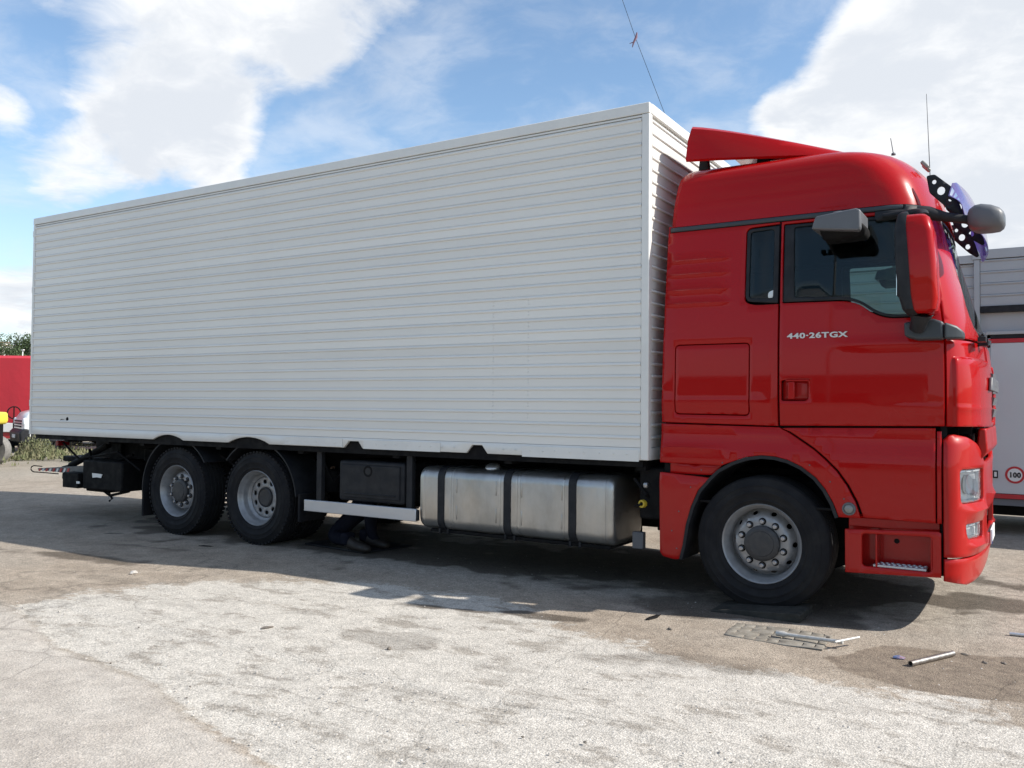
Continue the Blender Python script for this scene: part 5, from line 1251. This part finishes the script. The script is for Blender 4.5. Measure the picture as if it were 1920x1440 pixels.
# low warehouse far behind the photographer, mirrored in the cab paint
WALLB = principled('render_wall', (.30, .26, .21), .9, noise=(.4, .5, (.24, .21, .17)))
wh = thing('warehouse', 'low beige warehouse with dark doorways across the yard, mirrored in the cab side', 'building', (-16, -34, 0))
q = MB(); q.span((-22, -9, 0), (14, 0, 4.5)); q.build('wall', WALLB, wh)
q = MB(); q.prism([(.6, 4.5), (.6, 4.65), (-4.5, 5.0), (-9.6, 4.65), (-9.6, 4.5)], -22.5, 14.5, 'x'); q.build('roof', principled('roof_brown', (.10, .06, .045), .8), wh)
for k in range(6): q = MB(); q.span((-20+k*5.6, .0, 0), (-16.4+k*5.6, .06, 3.6)); q.build('roller_door', CHAS if k % 2 else GREYP, wh, bevel=.01)

# thin guy cable rising behind the box, with a rag knotted on it
pts = []
for t in np.linspace(0, 1, 30):
    x = -1.75-7.1*t; z = 0.02+2.60*(t*7.1)+.0*t; z += .16*4*t*(t-1)*3; pts.append((x, 9.0, max(z, .0)))
q = MB(); q.tube([(-1.9, 9, 0.0), (-3.6, 9, 4.45), (-4.843, 9, 7.745), (-5.491, 9, 9.445), (-5.806, 9, 10.353), (-6.5, 9, 12.45), (-7.3, 9, 15.0)], .005, 6)
gc = q.build('guy_cable', CHAS, None, smooth=60); tag(gc, 'thin dark cable slanting up into the sky above the front of the cargo box', 'cable')
q = MB(); q.tube([(-5.46, 8.99, 9.56), (-5.47, 8.98, 9.46), (-5.53, 8.98, 9.36), (-5.56, 8.98, 9.26)], [.014, .03, .02, .008], 7); q.tube([(-5.52, 8.98, 9.37), (-5.62, 8.97, 9.35)], [.012, .006], 6)
tag(q.build('knotted_rag', principled('faded_pink_cloth', (.22, .13, .17), .9), None, smooth=60), 'scrap of faded cloth knotted on the thin cable', 'rag')

# ------------------------------------------------------------------ things lying on the ground
def lie(name, label, cat, x, y, rz=0, dz=0., group=None):
    return thing(name, label, cat, (x, y, gz(x, y)+dz), rz, group)
wd = MB(); wd.prism([(-.33, 0), (.33, 0), (.338, .060), (.31, .070), (-.10, .042), (-.33, .012)], -.20, .20)
o = wd.build('rubber_wedge', RUBW, None, bevel=.006); o.location = (0.0, -1.235, gz(0, -1.2)-.004); tag(o, 'dark rubber wedge under the front wheel of the truck', 'wedge')
# perforated rubber mat
dmt = lie('rubber_mat', 'worn grey slotted rubber mat beside the front wheel under the wheel wrench', 'mat', .29, -1.865, radians(2), .0)
MATG = principled('worn_mat', (.17, .152, .125), .9, noise=(12, .8, (.27, .25, .215)), bump=(70, .6, .004))
slots = []
for i in range(8):
    for j in range(4):
        if (i*7+j*3) % 5 == 0: continue
        x = -.27+i*.077; y = -.165+j*.105; slots.append([(x-.005, y-.036), (x+.005, y-.036), (x+.005, y+.036), (x-.005, y+.036)])
gx = dmt.location.x; gy = dmt.location.y; g0 = gz(gx, gy)
sh = sheet('mat_body', [(-.315, -.19), (-.10, -.215), (.12, -.235), (.325, -.225), (.32, .0), (.325, .18), (.0, .215), (-.33, .20), (-.335, 0)], lambda u, v, d: (u, v, .007+d+gz(gx+u, gy+v)-g0+.004*sin(u*9+v*4)), MATG, dmt, holes=slots, grid=.06, thick=.007, rim=.001)
CHROM = principled('worn_chrome', (.55, .54, .51), .45, .3, noise=(40, .5, (.33, .31, .28)))
# wheel wrench with sliding bar
wr = lie('wheel_wrench', 'steel socket wheel wrench with a T bar lying on the slotted rubber mat', 'wrench', .294, -1.93, radians(-3), .020)
q = MB(); q.lathe([(0, -.0), (.017, 0), (.019, .004), (.019, .05), (.012, .075), (.0125, .09), (.0125, .36), (.013, .365), (.013, .40), (.0155, .403), (.0155, .432), (0, .434)], (0, 0, .012), (1, 0, .02), 14); q.build('wrench_shaft', CHROM, wr, smooth=40)
q = MB(); q.tube([(.395, -.055, .028), (.425, .0, .030), (.50, .135, .034)], .0085, 10); q.build('sliding_bar', CHROM, wr, smooth=50)
q = MB(); q.lathe([(.0, 0), (.011, 0), (.013, .004), (.013, .022), (0, .022)], (.24, .07, .0), (0, 0, 1), 12); q.build('loose_nut', STEEL, None, smooth=40).location = (.30, -1.93, .0)
ln = bpy.data.objects['loose_nut']; ln.location = (.36, -1.86, gz(.6, -1.8)+.002); tag(ln, 'small steel nut lying on the slotted rubber mat behind the wrench', 'nut')
pp = MB(); pp.lathe([(.013, 0), (.0175, 0), (.0175, .44), (.013, .44)], (0, 0, 0), (1, 0, 0), 20, close=True); o = pp.build('steel_pipe', STEEL, None, smooth=40)
a = atan2(-1.72+2.11, 1.34-1.14); o.location = (1.14, -2.10, gz(1.2, -2)+.019); o.rotation_euler = (0, 0, a); tag(o, 'short dark steel pipe lying on the brown dirt by the cab corner', 'pipe')
pp = MB(); pp.lathe([(0, 0), (.012, 0), (.012, .26), (0, .26)], (0, 0, 0), (1, .1, 0), 12); o = pp.build('steel_rod', ALR, None, smooth=40); o.location = (1.63, -.93, gz(1.6, -.9)+.014); tag(o, 'bright steel rod at the right edge of the photo', 'rod')
r = np.random.default_rng(9)
def scrap(name, x, y, s, mat, label, cat, seed, flat=.3):
    r = np.random.default_rng(seed); q = MB()
    bm = bmesh.new(); bmesh.ops.create_icosphere(bm, subdivisions=2, radius=1); vs = [(v.co.x*s[0]*(1+r.uniform(-.3, .3)), v.co.y*s[1]*(1+r.uniform(-.3, .3)), v.co.z*s[2]*(1+r.uniform(-.4, .4))) for v in bm.verts]; fs = [[v.index for v in f.verts] for f in bm.faces]; bm.free()
    q.add(vs, fs); o = q.build(name, mat, None); o.location = (x, y, gz(x, y)+s[2]*.6); o.rotation_euler = (0, 0, r.uniform(0, 3)); return tag(o, label, cat)
BLUEP = principled('blue_paper', (.10, .16, .30), .7, noise=(40, .7, (.32, .12, .08)))
scrap('crumpled_wrapper', 1.06, -1.965, (.035, .022, .012), BLUEP, 'crumpled blue and red wrapper left of the steel pipe', 'litter', 1)
scrap('dirt_clod', -.39, -2.12, (.022, .014, .008), STOND, 'dark oily clod on the sunlit ground left of the rubber mat', 'clod', 2)
scrap('oily_rag', -.62, -1.86, (.10, .022, .010), CHAS, 'flat strip of black oily rag in the shade before the front wheel', 'rag', 3)
scrap('dirt_clod', -1.72, -3.55, (.018, .014, .010), STOND, 'dark clod in the middle of the pale patch', 'clod', 4)
scrap('white_stone', -5.2, -2.95, (.035, .028, .018), STONE, 'white stone on the brown dirt at the left edge of the pale patch', 'stone', 5)
scrap('dirt_clod', .02, -4.25, (.011, .007, .005), STOND, 'small dark clod in the foreground below the rubber mat', 'clod', 6)
scrap('bark_strip', -7.6, -1.55, (.13, .018, .006), STOND, 'thin dark strip of bark on the shaded dirt at far left', 'bark', 7)
scrap('leaf_clump', -2.75, -3.62, (.045, .025, .006), STOND, 'withered dark leaf on the pale patch at left', 'leaf', 8)
scrap('rubber_strip', -5.95, -1.55, (.09, .02, .006), CHAS, 'black rubber strip in front of the tag wheel', 'strip', 10)
for i, (x, y) in enumerate([(1.4, -1.62), (1.52, -1.75), (1.62, -1.7)]):
    scrap('dry_leaf', x, y, (.026, .012, .005), STOND, ['dry brown leaf on the dirt beyond the steel pipe, nearest to the pipe', 'dry brown leaf on the dirt, middle of the three by the pipe', 'dry brown leaf on the dirt, rightmost of the three by the pipe'][i], 'leaf', 20+i)

# ------------------------------------------------------------------ mechanic kneeling on a mat under the truck
mt_ = MB(); mt_.prism([(-.50, -.28), (.42, -.36), (.55, .30), (-.42, .34)], 0, .018, 'z'); o = mt_.build('kneeling_mat', BLK, None, bevel=.004); o.location = (-4.62, -.62, gz(-4.6, -.6)+.003); tag(o, 'thin black mat on the ground under the truck with the kneeling mechanic on it', 'mat')
NAVY = principled('navy_overalls', (.009, .010, .017), .9, spec=.1, noise=(6, .6, (.017, .018, .026)), bump=(14, .6, .02))
SKIN = principled('skin', (.38, .22, .15), .5)
BOOT = principled('brown_boot', (.018, .014, .011), .6, noise=(20, .6, (.035, .026, .02)))
P = {'pel': ((-4.62, -.45, .42), .14), 'sp': ((-4.67, -.40, .56), .14), 'ch': ((-4.73, -.30, .68), .15), 'nk': ((-4.80, -.22, .77), .055), 'hd': ((-4.84, -.18, .83), .085), 'ht': ((-4.88, -.15, .90), .075),
     'hl': ((-4.60, -.58, .38), .125), 'kl': ((-4.76, -.85, .12), .090), 'al': ((-4.43, -.95, .11), .064), 'tl': ((-4.28, -.98, .06), .040),
     'hr': ((-4.56, -.44, .42), .125), 'kr': ((-4.40, -.66, .50), .088), 'ar': ((-4.36, -.66, .13), .064), 'tr': ((-4.22, -.68, .05), .036),
     'sl': ((-4.70, -.45, .70), .065), 'el': ((-4.86, -.58, .62), .045), 'wl': ((-4.98, -.55, .72), .032), 'fl': ((-5.05, -.52, .76), .034),
     'sr': ((-4.74, -.14, .70), .065), 'er': ((-4.90, -.16, .62), .045), 'wr': ((-5.00, -.30, .74), .032), 'fr': ((-5.07, -.32, .78), .034)}
E_ = [('pel', 'sp'), ('sp', 'ch'), ('ch', 'nk'), ('nk', 'hd'), ('hd', 'ht'), ('pel', 'hl'), ('hl', 'kl'), ('kl', 'al'), ('al', 'tl'), ('pel', 'hr'), ('hr', 'kr'), ('kr', 'ar'), ('ar', 'tr'), ('ch', 'sl'), ('sl', 'el'), ('el', 'wl'), ('wl', 'fl'), ('ch', 'sr'), ('sr', 'er'), ('er', 'wr'), ('wr', 'fr')]
keys = list(P); me = bpy.data.meshes.new('body'); me.from_pydata([P[k][0] for k in keys], [(keys.index(a), keys.index(b)) for a, b in E_], [])
tmp = bpy.data.objects.new('tmp', me); C.objects.link(tmp); sk = tmp.modifiers.new('s', 'SKIN'); 
for i, k in enumerate(keys):
    sv = me.skin_vertices[0].data[i]; sv.radius = (P[k][1], P[k][1]*.95); sv.use_root = (k == 'pel')
ss = tmp.modifiers.new('u', 'SUBSURF'); ss.levels = 2; ss.render_levels = 2
dgp = bpy.context.evaluated_depsgraph_get(); bme = bpy.data.meshes.new_from_object(tmp.evaluated_get(dgp)); bpy.data.objects.remove(tmp)
bme.materials.clear(); bme.materials.append(NAVY); bme.materials.append(SKIN); bme.name = 'body'
for p_ in bme.polygons:
    c = p_.center; p_.use_smooth = True
    if (c-Vector(P['hd'][0])).length < .13 or (c-Vector(P['ht'][0])).length < .12 or c.x < -4.99: p_.material_index = 1
person = thing('person', 'mechanic in dark navy overalls kneeling on a black mat under the truck', 'person', (-4.6, -.6, 0))
bo_ = link_mesh('body', bme, None, person); bo_.matrix_parent_inverse = Matrix.Translation((4.6, .6, 0))
def pchild(mb, name, mat, **k): o = mb.build(name, mat, person, **k); o.matrix_parent_inverse = Matrix.Translation((4.6, .6, 0)); return o
for sy in (-.965, -.67):
    q = MB(); rr = []
    for (x, z, w_, h_) in [(-4.45, .12, .055, .062), (-4.39, .10, .06, .07), (-4.31, .075, .055, .056), (-4.21, .06, .056, .046), (-4.15, .055, .048, .038), (-4.12, .055, .027, .022)]:
        rr.append([(x, sy+w_*cos(a), z+h_*sin(a)) for a in np.linspace(0, 2*pi, 14, endpoint=False)])
    q.loft(rr); pchild(q, 'boot', BOOT, smooth=60)
    q = MB(); q.box((-4.43, sy, .14), (.10, .15, .13)); pchild(q, 'trouser_cuff', NAVY, bevel=.03, seg=3)
q = MB(); superbox(q, (-4.87, -.155, .91), (.20, .18, .09), .8); pchild(q, 'cap', NAVY, smooth=60)
HAIR = principled('dark_hair', (.02, .015, .012), .8)
for sy, sx in ((-.50, -5.07), (-.30, -5.09)):
    for k in range(4):
        q = MB(); y = sy+(k-1.5)*.018; q.tube([(sx+.01, y, .775), (sx-.02, y, .80), (sx-.03, y, .83-(abs(k-1.5))*.006), (sx-.015, y, .85-(abs(k-1.5))*.006)], [.010, .0095, .009, .007], 8); pchild(q, 'finger', SKIN, smooth=60)
    q = MB(); q.tube([(sx+.03, sy-.035, .77), (sx, sy-.045, .80), (sx-.005, sy-.035, .825)], [.011, .010, .008], 8); pchild(q, 'thumb', SKIN, smooth=60)
